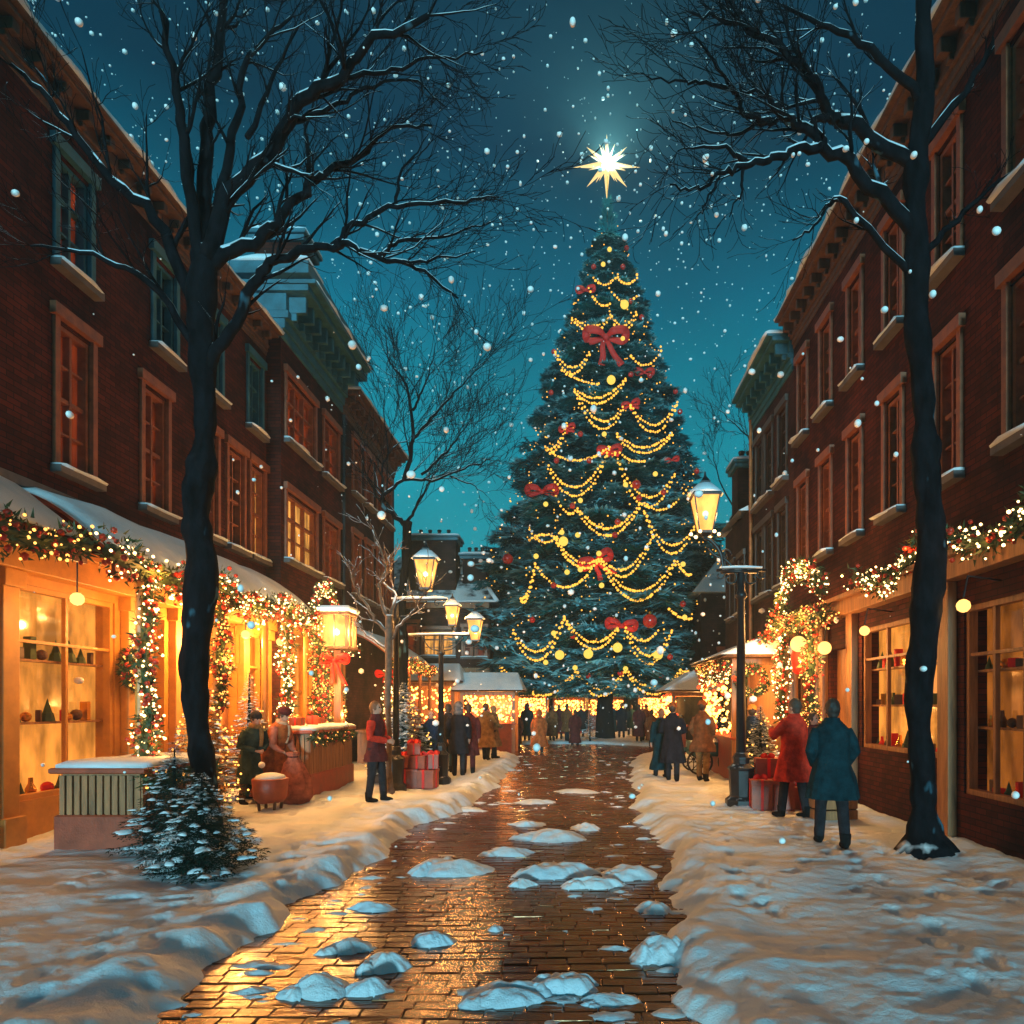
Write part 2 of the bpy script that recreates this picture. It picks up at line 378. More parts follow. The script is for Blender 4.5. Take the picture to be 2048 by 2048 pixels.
def snow_ground():
    ys = [1.6]
    while ys[-1] < 139: ys.append(ys[-1] + max(.022, ys[-1] * .0062))
    ys = np.array(ys); nx = 460; t = np.linspace(-1.25, 1.25, nx)
    X = t[None, :] * (ys[:, None] * .95 + 2.0); Y = np.repeat(ys[:, None], nx, 1); Z = snow_h(X, Y)
    r_ = np.random.default_rng(99); steps = []
    for (x0, y0, x1, y1) in [(-3.4, 4.2, -3.6, 12.4), (-4.6, 11.2, -3.3, 15.5), (-2.9, 7, -4.4, 11), (2.6, 4.0, 3.2, 8.9), (3.2, 9, 3.5, 11.3), (1.6, 6, 2.2, 15.5), (1.9, 15.5, 1.5, 26), (-2.4, 14, -2.6, 24), (4.1, 5, 3.6, 10), (2.1, 9, 3.0, 15.8)]:
        L = math.hypot(x1 - x0, y1 - y0); n_ = int(L / .36); a = math.atan2(y1 - y0, x1 - x0)
        for k in range(n_): s_ = (1 if k % 2 else -1) * .10; t_ = k / n_; steps.append((x0 + (x1 - x0) * t_ - math.sin(a) * s_ + r_.normal(0, .05), y0 + (y1 - y0) * t_ + math.cos(a) * s_, a + r_.normal(0, .15)))
    for k in range(90): steps.append((r_.uniform(-5, -2.9) if k % 2 else r_.uniform(1.6, 4.4), r_.uniform(5, 16), r_.uniform(0, 3.1)))
    for (fx, fy, a) in steps:
        j0, j1 = np.searchsorted(ys, (fy - .35, fy + .35)); dx, dy = X[j0:j1] - fx, Y[j0:j1] - fy; u = dx * math.cos(a) + dy * math.sin(a); w = -dx * math.sin(a) + dy * math.cos(a); q = (u / .15) ** 2 + (w / .065) ** 2
        Z[j0:j1] += (-.038 * np.exp(-q ** 2) + .012 * np.exp(-(q - 2.2) ** 2)) * (Z[j0:j1] > -.08)
    v = np.stack([X, Y, Z], 2).reshape(-1, 3); ny = len(ys)
    a = (np.arange(ny - 1)[:, None] * nx + np.arange(nx - 1)[None, :]).ravel()
    f = np.stack([a, a + 1, a + nx + 1, a + nx], 1)
    mb = MB(); mb.add(v, f); o = mb.build('snow_ground', M['snow'], smooth=True); tag(o, kind='structure')
    mb = MB(); mb.add([(-139, -20, -.36), (139, -20, -.36), (139, 139, -.36), (-139, 139, -.36)], [(0, 1, 2, 3)])
    tag(mb.build('ground', M['mortar']), kind='structure')
    mb = MB(); mb.add([(-139, -20, -.02), (139, -20, -.02), (139, 1.62, -.02), (-139, 1.62, -.02)], [(0, 1, 2, 3)])
    tag(mb.build('snow_field', M['snow']), kind='structure')
snow_ground()

def cobble_path():
    mb = MB(); y = 2.2; row = 0
    vs = []; bw, bd = .25, .125
    while y < 33:
        l = np.interp(y, EL[:, 0], EL[:, 1]) - .35; r = np.interp(y, ER[:, 0], ER[:, 1]) + .35
        x = l - rng.random() * bw
        while x < r:
            w = bw * rng.uniform(.75, 1.2); g = .003
            wob = .03 * math.sin(x * 1.7 + row * .3)
            x0, x1, y0, y1 = x + g, x + w - g, y + g + wob, y + bd - g + wob
            tx, ty = rng.normal(0, .008), rng.normal(0, .010); h = rng.normal(0, .0022)
            c = .007; zt = -.14 + h
            cxm, cym = (x0 + x1) / 2, (y0 + y1) / 2
            jit = rng.normal(0, .004, 8)
            base = [(x0, y0, -.2), (x1, y0, -.2), (x0, y1, -.2), (x1, y1, -.2), (x0, y0, zt - c), (x1, y0, zt - c), (x0, y1, zt - c), (x1, y1, zt - c),
                    (x0 + c + jit[0], y0 + c + jit[1], zt), (x1 - c + jit[2], y0 + c + jit[3], zt), (x0 + c + jit[4], y1 - c + jit[5], zt), (x1 - c + jit[6], y1 - c + jit[7], zt)]
            a = np.array(base); a[4:, 2] += (a[4:, 0] - cxm) * tx + (a[4:, 1] - cym) * ty
            vs.append(a); x += w
        y += bd; row += 1
    v = np.stack(vs); k = len(v)
    f = np.array([(0, 1, 5, 4), (1, 3, 7, 5), (3, 2, 6, 7), (2, 0, 4, 6), (4, 5, 9, 8), (5, 7, 11, 9), (7, 6, 10, 11), (6, 4, 8, 10), (8, 9, 11, 10)])
    ff = (f[None] + (np.arange(k) * 12)[:, None, None]).reshape(-1, 4)
    mb.add(v.reshape(-1, 3), ff)
    m, nt, b = newmat('wet_cobbles'); g = pos(nt)
    n1 = node(nt, 'ShaderNodeTexNoise', i_Scale=2.0, i_Detail=6.0); nt.links.new(g.outputs['Position'], n1.inputs['Vector'])
    ri = mixc(nt, mrange(nt, g.outputs['Random Per Island'], 0, 1), (.12, .028, .009), (.23, .058, .018))
    nt.links.new(mixc(nt, mrange(nt, n1.outputs['Fac'], .4, .7), ri, (.05, .015, .008)), b.inputs['Base Color'])
    nt.links.new(mrange(nt, n1.outputs['Fac'], .3, .75, .12, .32), b.inputs['Roughness']); b.inputs['Specular IOR Level'].default_value = .9
    b.inputs['Specular Tint'].default_value = (1, .58, .28, 1); b.inputs['Coat Weight'].default_value = .12; b.inputs['Coat Roughness'].default_value = .22; b.inputs['Coat IOR'].default_value = 1.6  # tint puts lamp orange into the path's reflections; plain wet brick reflects untinted
    mp = node(nt, 'ShaderNodeMapping'); mp.inputs['Scale'].default_value = (5, 14, 5); nt.links.new(g.outputs['Position'], mp.inputs[0])
    n2 = node(nt, 'ShaderNodeTexNoise', i_Scale=1.0, i_Detail=4.0); nt.links.new(mp.outputs[0], n2.inputs['Vector'])
    bp = bump(nt, b, n2.outputs['Fac'], .35, .02); nt.links.new(bp.outputs[0], b.inputs['Coat Normal'])
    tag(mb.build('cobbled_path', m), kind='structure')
    ys = np.arange(2.0, 33.6, .5); v = [(np.interp(y, e[:, 0], e[:, 1]) + s, y, -.156) for y in ys for e, s in ((EL, -.4), (ER, .4))]
    mb = MB(); mb.add(v, [(2 * i, 2 * i + 1, 2 * i + 3, 2 * i + 2) for i in range(len(ys) - 1)]); tag(mb.build('path_bed', M['mortar']), kind='structure')
cobble_path()

def mound_mesh(mb, cx, cy, rx, ry, h, seed, z0=-.16, rot=0, n=64):
    rr = np.linspace(0, 1, 14 if n > 20 else 7) ** .7; aa = np.arange(n) * 2 * math.pi / n
    edge = 1 + .30 * vnoise(np.cos(aa) * 1.6 + seed, np.sin(aa) * 1.6, seed * 3.1, 7) + .13 * vnoise(np.cos(aa) * 6 + seed, np.sin(aa) * 5, seed, 8)
    V = []
    for r in rr:
        x = r * np.cos(aa) * rx * edge; y = r * np.sin(aa) * ry * edge
        hh = h * .72 * (1 - r ** 2.2) ** .85 * (1 + .30 * vnoise(x * 1.9 / rx + seed, y * 1.9 / ry, seed, 4) + .22 * vnoise(x * 4.5 / rx + seed, y * 4.5 / ry, seed, 6))
        c, s = math.cos(rot), math.sin(rot)
        V.append(np.stack([cx + x * c - y * s, cy + x * s + y * c, z0 + hh - .01 * r], 1))
    mb.add(np.concatenate(V), np.concatenate([np.stack([i * n + np.arange(n), i * n + (np.arange(n) + 1) % n, (i + 1) * n + (np.arange(n) + 1) % n, (i + 1) * n + np.arange(n)], 1) for i in range(len(rr) - 1)]))
def gp(dx, dy):   # picture position (1932 px view) -> ground position on the path
    px, py = dx * 1.06, dy * 1.06; d = FPX * 1.89 / (py - HZ); return (px - CX) / FPX * d, d
# (x, y in the 1932 px view, half width px, depth ratio, height, label)
MOUNDS = [
 (845, 1640, 74, .55, .20, 'long snow heap on the left half of the cobbles, joined to the left bank'),
 (1045, 1645, 80, .5, .22, 'large snow heap across the middle of the cobbled path'),
 (1120, 1668, 62, .4, .17, 'snow ridge trailing right from the large middle heap'),
 (1190, 1650, 55, .6, .18, 'snow lump where the middle ridge meets the right bank'),
 (1035, 1578, 74, .4, .17, 'narrow snow ridge spanning the path above the large middle heap'),
 (1104, 1560, 32, .6, .14, 'small round snow lump right of the narrow upper ridge'),
 (958, 1608, 60, .4, .13, 'thin snow drift left of centre on the cobbles'),
 (996, 1553, 45, .4, .12, 'flat snow patch highest up the reflecting path'),
 (985, 1668, 30, .5, .12, 'small snow lump just below the large middle heap'),
 (818, 1775, 44, .65, .15, 'round snow lump alone on the left part of the near cobbles'),
 (727, 1822, 55, .7, .16, 'rounded snow heap near the bottom left of the path'),
 (655, 1790, 60, .5, .12, 'low snow heap at the foot of the left bank'),
 (600, 1868, 72, .55, .15, 'broad snow heap in the lower left corner of the path'),
 (690, 1868, 50, .6, .14, 'snow heap beside the broad corner heap'),
 (960, 1880, 95, .5, .13, 'wide snow heap at the near end of the cobbles'),
 (1060, 1862, 70, .6, .16, 'tall snow heap at the near end of the cobbles, right of the wide one'),
 (1150, 1885, 60, .5, .08, 'low tail of snow right of the near heaps'),
 (935, 1752, 20, .7, .08, 'tiny snow clump in the middle of the brown cobbles'),
 (1010, 1510, 50, .4, .10, 'pale snow strip crossing the far part of the path'),
 (1095, 1490, 46, .5, .11, 'snow hump on the far right of the path'),
 (1235, 1715, 40, .7, .14, 'snow lump leaning on the right bank'),
 (1250, 1800, 60, .8, .20, 'snow heap slumped from the right bank near the bottom'),
 (880, 1525, 46, .4, .10, 'snow strip at the far left edge of the path'),
 (700, 1712, 50, .4, .10, 'low crumbled snow patch under the left bank')]
for i, (dx, dy, hw, dr, h, lb) in enumerate(MOUNDS):
    x, y = gp(dx, dy + 4); rx = hw * 1.06 / FPX * y
    mb = MB(); mound_mesh(mb, x, y + rx * dr * .2, rx, rx * dr * (1.0 + .04 * y), h, i * 1.7 + .3)
    if hw > 50: mound_mesh(mb, x - rx * .55, y - .05, rx * .5, rx * dr * .8, h * .7, i * 2.3 + 1)
    e = thing('snow_mound', lb, 'snow heap', (x, y, -.16), 'snow heaps left on the cobbled path'); 
    tag(mb.build('heap', M['snow'], e, smooth=True)); 
mb = MB()
for i in range(260):
    y = 3.6 + 22 * rng.random() ** 1.6; side = rng.random() < .5
    e = np.interp(y, EL[:, 0], EL[:, 1]) if side else np.interp(y, ER[:, 0], ER[:, 1])
    x = e + (1 if side else -1) * abs(rng.normal(0, .28)); 
    if rng.random() < .3: x = rng.uniform(np.interp(y, EL[:, 0], EL[:, 1]), np.interp(y, ER[:, 0], ER[:, 1]))
    r = rng.uniform(.03, .11); mound_mesh(mb, x, y, r * rng.uniform(1, 2.4), r * rng.uniform(.6, 1.1), r * .5, i * .77, n=12)
tag(mb.build('snow_crumbs', M['snow'], smooth=True), 'crumbs of snow scattered over the wet cobbles and along the banks', 'snow', kind='stuff')

# ================================================================== buildings
class Fr:
    """wall frame: u along the wall, w outward, v up"""
    def __init__(s, O, U, N): s.O = np.array(O, float); s.U = np.array(U, float); s.N = np.array(N, float)
    def p(s, u, v, w): return s.O + u * s.U + w * s.N + np.array([0, 0, v])
    def box(s, mb, u0, u1, v0, v1, w0, w1, m=0):
        return mb.hexa([s.p(u, v, w) for v in (v0, v1) for w in (w0, w1) for u in (u0, u1)], m)
def FL(x): return Fr((x, 0, 0), (0, 1, 0), (1, 0, 0))
def FRt(x): return Fr((x, 0, 0), (0, 1, 0), (-1, 0, 0))
def FC(y, x=0): return Fr((x, y, 0), (1, 0, 0), (0, -1, 0))
def wall(mb, F, u0, u1, v0, v1, ops, m=0, rev=.2):
    us = sorted({u0, u1, *[a for o in ops for a in o[:2]]}); vs = sorted({v0, v1, *[a for o in ops for a in o[2:4]]})
    for i in range(len(us) - 1):
        for j in range(len(vs) - 1):
            uc, vc = (us[i] + us[i + 1]) / 2, (vs[j] + vs[j + 1]) / 2
            if any(o[0] < uc < o[1] and o[2] < vc < o[3] for o in ops): continue
            mb.add([F.p(us[i], vs[j], 0), F.p(us[i + 1], vs[j], 0), F.p(us[i + 1], vs[j + 1], 0), F.p(us[i], vs[j + 1], 0)], [(0, 1, 2, 3)], m)
    for o in ops:
        a, b, c, d = o[:4]
        for (p, q) in (((a, c), (a, d)), ((a, d), (b, d)), ((b, d), (b, c)), ((b, c), (a, c))):
            mb.add([F.p(*p, 0), F.p(*q, 0), F.p(*q, -rev), F.p(*p, -rev)], [(0, 1, 2, 3)], m)
def snow_strip(mb, F, u0, u1, w0, w1, v, th, seed=0, m=0):
    n = max(4, int((u1 - u0) / .18)); us = np.linspace(u0, u1, n); rings = []
    for k, u in enumerate(us):
        t = th * (1 + .45 * float(vnoise(u * 2.1, seed * 1.3, 0, 31))) * (.55 if k in (0, n - 1) else 1); ov = .05 * (1 + float(vnoise(u * 3.3, seed, 0, 32)))
        prof = [(w0, v), (w1 + ov * .6, v - .015), (w1 + ov, v + t * .35), (w1 - t * .2, v + t * .9), ((w0 + w1) / 2, v + t * 1.08), (w0 + .0, v + t)]
        rings.append(np.array([F.p(u, b, a) for a, b in prof]))
    mb.loft(rings, m)
def window(par, F, u0, u1, v0, v1, nx=2, ny=3, pane='dim_pane', fm='frame', rev=.2, sill=True, lintel=True, seed=0, snowy=True):
    mb = MB(); d = -rev; t = .06
    F.box(mb, u0, u0 + t, v0, v1, d, -.03); F.box(mb, u1 - t, u1, v0, v1, d, -.03)
    F.box(mb, u0 + t, u1 - t, v0, v0 + t, d, -.03); F.box(mb, u0 + t, u1 - t, v1 - t, v1, d, -.03)
    a0, a1, b0, b1 = u0 + t, u1 - t, v0 + t, v1 - t
    for i in range(1, nx):
        uu = a0 + (a1 - a0) * i / nx; F.box(mb, uu - .022, uu + .022, b0, b1, d + .03, -.055)
    for j in range(1, ny):
        vv = b0 + (b1 - b0) * j / ny; k = .03 if j == ny // 2 + ny % 2 else .014; F.box(mb, a0, a1, vv - k, vv + k, d + .035, -.065)
    F.box(mb, u0 - .09, u0 + .002, v0, v1 + .05, -.02, .045); F.box(mb, u1 - .002, u1 + .09, v0, v1 + .05, -.02, .045)
    if lintel: F.box(mb, u0 - .14, u1 + .14, v1 + .05, v1 + .21, -.02, .09)
    w = mb.build('window', M[fm], par)
    p = MB(); p.add([F.p(a0 - .01, b0 - .01, d + .045), F.p(a1 + .01, b0 - .01, d + .045), F.p(a1 + .01, b1 + .01, d + .045), F.p(a0 - .01, b1 + .01, d + .045)], [(0, 1, 2, 3)])
    p.build('pane', M[pane], w)
    if sill:
        s = MB(); F.box(s, u0 - .13, u1 + .13, v0 - .10, v0 - .001, -.02, .15); s.build('sill', M['stone'], w)
        if snowy:
            s = MB(); snow_strip(s, F, u0 - .12, u1 + .12, 0, .14, v0 + .001, .05, seed); s.build('sill_snow', M['snow'], w, smooth=True)
    return w
def display(F, u0, u1, v0, v1, label, seed, pane='shop_pane', fm='shop_yellow', par=None, nx=2):
    """deep shop window: glazing bars in front, goods on shelves, glowing back wall"""
    rg = np.random.default_rng(seed); mb = MB(); t = .07
    F.box(mb, u0, u0 + t, v0, v1, -.14, -.03); F.box(mb, u1 - t, u1, v0, v1, -.14, -.03); F.box(mb, u0 + t, u1 - t, v0, v0 + t, -.14, -.03); F.box(mb, u0 + t, u1 - t, v1 - t, v1, -.14, -.03)
    for i in range(1, nx): uu = u0 + (u1 - u0) * i / nx; F.box(mb, uu - .025, uu + .025, v0 + t, v1 - t, -.11, -.05)
    F.box(mb, u0 + t, u1 - t, v0 + (v1 - v0) * .74 - .02, v0 + (v1 - v0) * .74 + .02, -.115, -.045)
    w = mb.build('window', M[fm], par)
    p = MB(); p.add([F.p(u0, v0, -.30), F.p(u1, v0, -.30), F.p(u1, v1, -.30), F.p(u0, v1, -.30)], [(0, 1, 2, 3)]); p.build('pane', M[pane], w)
    s = MB(); hs = [v0 + .01, v0 + (v1 - v0) * .36, v0 + (v1 - v0) * .66]
    for h in hs[1:]: F.box(s, u0 + .02, u1 - .02, h - .03, h, -.29, -.15)
    s.build('shelf', M['wood'], w)
    g = MB()
    for h in hs:
        u = u0 + .12
        while u < u1 - .14:
            k = rg.integers(5); m = int(rg.integers(4)); sz = rg.uniform(.08, .17); c = F.p(u, h, -.22)
            if k == 0: g.rbox((c[0], c[1], h + sz * .5 + .002), (sz, sz, sz), rg.uniform(0, 1), m, ch=.006)
            elif k == 1: g.lathe([(sz * .35, h + .002), (sz * .45, h + sz * .6), (sz * .2, h + sz * 1.1), (sz * .18, h + sz * 1.6)], (c[0], c[1], 0), 8, m)
            elif k == 2: g.ball((c[0], c[1], h + sz * .5), sz * .5, m, 2)
            elif k == 3: g.lathe([(sz * .6, h + .002), (sz * .45, h + sz * .7), (sz * .35, h + sz * .8), (sz * .01, h + sz * 2.0)], (c[0], c[1], 0), 8, 1)
            else: g.rbox((c[0], c[1], h + sz * .9 + .002), (sz * .7, sz * .5, sz * 1.8), rg.uniform(-.3, .3), m, ch=.006)
            u += sz * rg.uniform(1.1, 1.9)
    c = np.concatenate(g.v).mean(0); me = g.mesh('shop_goods', [M['ribbon'], M['holly'], M['ball_gold'], M['wood_dark']], False, c); o = bpy.data.objects.new('shop_goods', me); col.objects.link(o); o.location = c
    tag(o, label, 'goods', kind='stuff')
def cornice(par, F, u0, u1, v, h, ov, mat_, snow=True, brackets=True, seed=0, end=0):
    mb = MB(); st = [(0, .16, .06), (.16, .34, .12), (.34, .48, .22), (.48, .80, .16), (.80, .92, .8), (.92, 1.0, 1.0)]
    for a, b, o in st: F.box(mb, u0 - end * ov * o, u1 + end * ov * o, v + a * h, v + b * h - .002, -.05, ov * o)
    if brackets:
        u = u0 + .2
        while u < u1 - .1:
            F.box(mb, u - .06, u + .06, v + .50 * h, v + .798 * h, 0.05, ov * .62); F.box(mb, u - .05, u + .05, v + .36 * h, v + .50 * h, .04, ov * .36); u += .45
    c = mb.build('cornice', M[mat_], par, bevel=.012)
    if snow:
        s = MB(); snow_strip(s, F, u0 - end * ov, u1 + end * ov, -.2, ov - .03, v + h, .13, seed); s.build('cornice_snow', M['snow'], c, smooth=True)
    return c
def shell(mb, F, u0, u1, v1, depth, m=0):
    """side, back and top faces behind the facade"""
    for u in (u0, u1): mb.add([F.p(u, 0 - .3, 0), F.p(u, -.3, -depth), F.p(u, v1, -depth), F.p(u, v1, 0)], [(0, 1, 2, 3)], m)
    mb.add([F.p(u0, -.3, -depth), F.p(u1, -.3, -depth), F.p(u1, v1, -depth), F.p(u0, v1, -depth)], [(0, 1, 2, 3)], m)
def flat_roof(par, F, u0, u1, v, depth):
    mb = MB(); F.box(mb, u0 + .02, u1 - .02, v - .3, v, -depth + .02, -.03); mb.build('roof', M['snowsoft'], par)

def chimney(par, x, y, z0, z1, sx, sy, pots=3, mat_='brick_dark'):
    mb = MB(); mb.box(x - sx / 2, x + sx / 2, y - sy / 2, y + sy / 2, z0, z1)
    c = mb.build('chimney', M[mat_], par)
    mb = MB(); mb.rbox((x, y, z1 + .07), (sx + .22, sy + .22, .14), ch=.02); mb.rbox((x, y, z1 + .19), (sx + .34, sy + .34, .10), ch=.02); mb.build('chimney_cap', M['stone_blue'], c)
    mb = MB(); F = FC(y, x); snow_strip(mb, F, -sx / 2 - .16, sx / 2 + .16, -sy / 2 - .15, sy / 2 + .12, z1 + .241, .09, x); mb.build('chimney_snow', M['snow'], c, smooth=True)
    for k in range(pots):
        mb = MB(); xx = x + (k - (pots - 1) / 2) * sx / max(pots, 1) * .8
        mb.lathe([(.085, z1 + .24), (.075, z1 + .55), (.10, z1 + .58), (.10, z1 + .64), (.07, z1 + .66)], (xx, y, 0), 10); mb.build('chimney_pot', M['pot'], c)

# --- left: A, dark brick house nearest on the left, with the ochre shop below
F = FL(-7.1)
bA = thing('brick_house', 'dark brick house nearest on the left, tall narrow windows above the ochre shop', 'house', (-7.1, 10, 0), 'houses along the street')
up = [(a, a + .62, 7.8, 9.3) for a in (5.2, 7.4, 9.6, 11.8, 13.4, 15.2)]; mid = [(a, a + .66, 5.0, 7.0) for a in (5.2, 7.4, 9.6, 11.5, 13.2, 14.3, 15.3)]
shopA = [(5.0, 7.0, .5, 3.3), (7.5, 8.4, .05, 3.2), (8.9, 10.8, .5, 3.3), (11.3, 12.1, .05, 3.2), (12.6, 13.5, .5, 3.3), (13.9, 14.7, .05, 2.5), (13.9, 14.7, 2.6, 3.4), (15.0, 15.9, .5, 3.3)]
mb = MB(); wall(mb, F, 3.0, 16.1, 3.6, 9.75, up + mid); shell(mb, F, 3.0, 16.1, 9.75, 9); mb.build('wall', M['brick'], bA)
mb = MB(); wall(mb, F, 3.0, 16.1, -.3, 3.6, shopA, rev=.32)
for u in (3.1, 4.6, 7.25, 8.65, 11.05, 12.35, 13.7, 14.86, 15.95):
    F.box(mb, u - .13, u + .13, -.3, 3.4, .002, .14); F.box(mb, u - .17, u + .17, -.3, .35, .002, .2); F.box(mb, u - .17, u + .17, 3.2, 3.42, .002, .2)
F.box(mb, 3.0, 16.1, 3.42, 3.75, .002, .26); F.box(mb, 3.0, 16.1, 3.75, 3.85, .002, .36); 
mb.build('shopfront', M['shop_yellow'], bA, bevel=.01)
for i, o in enumerate(up): window(bA, F, *o, nx=2, ny=3, pane='dark_pane' if i != 2 else 'dim_pane', fm='stone_blue', seed=i)
for i, o in enumerate(mid): window(bA, F, *o, nx=2, ny=4, pane='lit_pane' if i in (1, 6) else ('dark_pane' if i == 5 else 'dim_pane'), seed=i + 9)
for i, o in enumerate(shopA):
    if o[2] < .1 and o[3] > 2:
        mb = MB(); F.box(mb, o[0], o[1], o[2], o[3], -.24, -.18)
        for (a, b) in ((.15, 1.0), (1.15, 2.1)): F.box(mb, o[0] + .12, o[1] - .12, a, b, -.179, -.15)
        d = mb.build('door', M['wood'], bA, bevel=.008)
        mb = MB(); mb.ball(tuple(F.p(o[1] - .12, 1.05, -.12)), .035); mb.build('door_handle', M['ball_gold'], d, smooth=True)
    elif o[3] - o[2] > 1: display(F, *o, f'goods on the shelves of the ochre shop window, {"abcdefgh"[i] and ["nearest", "", "second", "", "third", "", "", "fourth"][i]} from the viewer', 300 + i, 'shop_pane' if o[0] > 8 else 'shop_pane_dim', 'shop_yellow', bA, max(1, int((o[1] - o[0]) / .75)))
    else: window(bA, F, *o, nx=1, ny=1, pane='shop_pane', fm='shop_yellow', rev=.25, sill=False, lintel=False)
cornice(bA, F, 3.0, 16.09, 9.75, .5, .38, 'wood_dark', seed=1)
mb = MB(); mb.add([F.p(3, 10.25, -.05), F.p(16.09, 10.25, -.05), F.p(16.09, 11.3, -2.6), F.p(3, 11.3, -2.6), F.p(3, 10.25, -9), F.p(16.09, 10.25, -9)], [(0, 1, 2, 3), (3, 2, 5, 4), (0, 3, 4), (1, 5, 2)]); mb.build('roof', M['slate'], bA)
mb = MB(); F.box(mb, 3, 16.09, 4.50, 4.62, .002, .14); b_ = mb.build('string_course', M['stone'], bA)

# --- left: B, red brick house with the heavy blue cornice
F = FL(-6.77); Fe = FC(16.1)
bB = thing('brick_house', 'red brick house with a heavy blue cornice and broad three-part windows, left side', 'house', (-6.77, 18, 0), 'houses along the street')
opB = [(16.15 + .25, 18.2, 7.95, 9.45), (18.85, 20.0, 7.95, 9.45), (16.4, 18.3, 5.15, 6.72), (18.85, 20.0, 5.15, 6.72)]
shopB = [(16.5, 17.6, .9, 3.2), (17.9, 18.6, .05, 3.0), (18.9, 20.0, .9, 3.2)]
mb = MB(); wall(mb, F, 16.1, 20.3, 3.6, 10.2, opB); wall(mb, Fe, -10, -6.77, -.3, 10.2, []); shell(mb, F, 20.2999, 20.3, 10.2, 8)
mb.build('wall', M['brick'], bB)
mb = MB(); wall(mb, F, 16.1, 20.3, -.3, 3.6, shopB); 
for u in (16.3, 17.75, 18.75, 20.1): F.box(mb, u - .12, u + .12, -.3, 3.4, .002, .14)
F.box(mb, 16.12, 20.3, 3.4, 3.8, .002, .25); mb.build('shopfront', M['shop_yellow'], bB, bevel=.01)
for i, o in enumerate(opB): window(bB, F, *o, nx=3 if i in (0, 2) else 2, ny=3, pane='lit_pane' if i == 2 else 'dim_pane', seed=i + 20)
for i, o in enumerate(shopB): window(bB, F, *o, nx=2, ny=2, pane='shop_pane', fm='shop_yellow', sill=False, lintel=False)
cornice(bB, F, 16.1, 20.3, 10.2, 1.25, .85, 'stone_blue', seed=2)
mb = MB()
for a, b, o in [(0, .16, .06), (.16, .34, .12), (.34, .48, .22), (.48, .80, .16), (.80, .92, .8), (.92, 1.0, 1.0)]:
    Fe.box(mb, -9.5, -6.77 + .85 * o - .004, 10.2 + a * 1.25 + .003, 10.2 + b * 1.25 - .005, .003, .14 * o)
Fe.box(mb, -9.5, -6.0, 11.46, 11.75, -4, .35)
c_ = mb.build('end_cornice', M['stone_blue'], bB, bevel=.012)
s = MB(); snow_strip(s, Fe, -9.5, -6.0, -.6, .36, 11.752, .12, 3); s.build('cornice_snow', M['snow'], c_, smooth=True)
chimney(bB, -7.05, 17.0, 11.4, 12.7, 1.1, .8, 0, 'brick')
mb = MB(); F.box(mb, 16.2, 20.2, 11.3, 11.6, -8, -.6); mb.build('roof', M['snowsoft'], bB)
mb = MB(); mb.tube([(-6.68, 20.22, -.2), (-6.68, 20.22, 10.1)], .05, 8); mb.build('drainpipe', M['iron_plain'], bB)

# --- left: C, dark narrow house beyond
F = FL(-6.77)
bC = thing('brick_house', 'dark narrow brick house beyond the blue cornice, snow along its roof edge', 'house', (-6.77, 23, 0), 'houses along the street')
opC = [(a, a + .7, b, c) for a in (21.3, 22.6, 23.9, 25.0) for b, c in ((8.2, 9.8), (5.1, 6.9))]
mb = MB(); wall(mb, F, 20.3, 26.2, -.3, 10.2, opC); wall(mb, FC(20.301), -9, -6.77, 10.2, 11.2, []); shell(mb, F, 20.301, 26.2, 10.2, 8); mb.build('wall', M['brick_dark'], bC)
for i, o in enumerate(opC): window(bC, F, *o, nx=2, ny=3, pane='dim_pane' if i % 3 else 'dark_pane', seed=i + 40)
cornice(bC, F, 20.32, 26.2, 10.2, .7, .55, 'wood_dark', seed=4)
mb = MB(); F.box(mb, 20.4, 22.4, 10.9, 12.1, -2.5, -.15); F.box(mb, 20.35, 22.5, 12.1, 12.35, -2.6, .1); at = mb.build('dormer', M['stone_blue'], bC, bevel=.01)
s = MB(); snow_strip(s, F, 20.35, 22.5, -.9, .1, 12.352, .12, 5); s.build('dormer_snow', M['snow'], at, smooth=True)
mb = MB(); mb.add([F.p(20.3, 10.9, 0), F.p(26.2, 10.9, 0), F.p(26.2, 12.6, -2.5), F.p(20.3, 12.6, -2.5), F.p(20.3, 10.9, -8), F.p(26.2, 10.9, -8)], [(0, 1, 2, 3), (3, 2, 5, 4), (0, 3, 4), (1, 5, 2)]); mb.build('roof', M['slate'], bC)

# --- centre left: steep-roofed house facing the square
F = FC(32)
bH = thing('gabled_house', 'brown house with a steep dark roof and tall chimney blocks, facing the square', 'house', (-6.4, 32, 0), 'houses along the street')
opH = [(-7.9, -7.2, 3.9, 5.4), (-6.95, -5.55, 3.95, 5.1), (-5.1, -4.75, 3.9, 5.2), (-4.5, -4.1, 3.9, 5.2), (-7.6, -6.9, .9, 2.6), (-6.2, -5.2, .9, 2.6)]
mb = MB(); wall(mb, F, -9.6, -3.9, -.3, 6.5, opH); shell(mb, F, -9.6, -3.9, 6.5, 7); mb.build('wall', M['brick_dark'], bH)
for i, o in enumerate(opH): window(bH, F, *o, nx=3 if i == 1 else 1, ny=3, pane='lit_pane' if i in (1, 4, 5) else 'dim_pane', seed=i + 50)
mb = MB()
e0, e1, r0, r1 = -9.9, -3.55, -8.9, -5.5
mb.add([F.p(e0, 6.35, .4), F.p(e1, 6.35, .4), F.p(r1, 9.2, -3.5), F.p(r0, 9.2, -3.5), F.p(e0, 6.35, -7.3), F.p(e1, 6.35, -7.3)], [(0, 1, 2, 3), (1, 5, 2), (5, 4, 3, 2), (4, 0, 3), (0, 4, 5, 1)]); rf = mb.build('roof', M['slate'], bH)
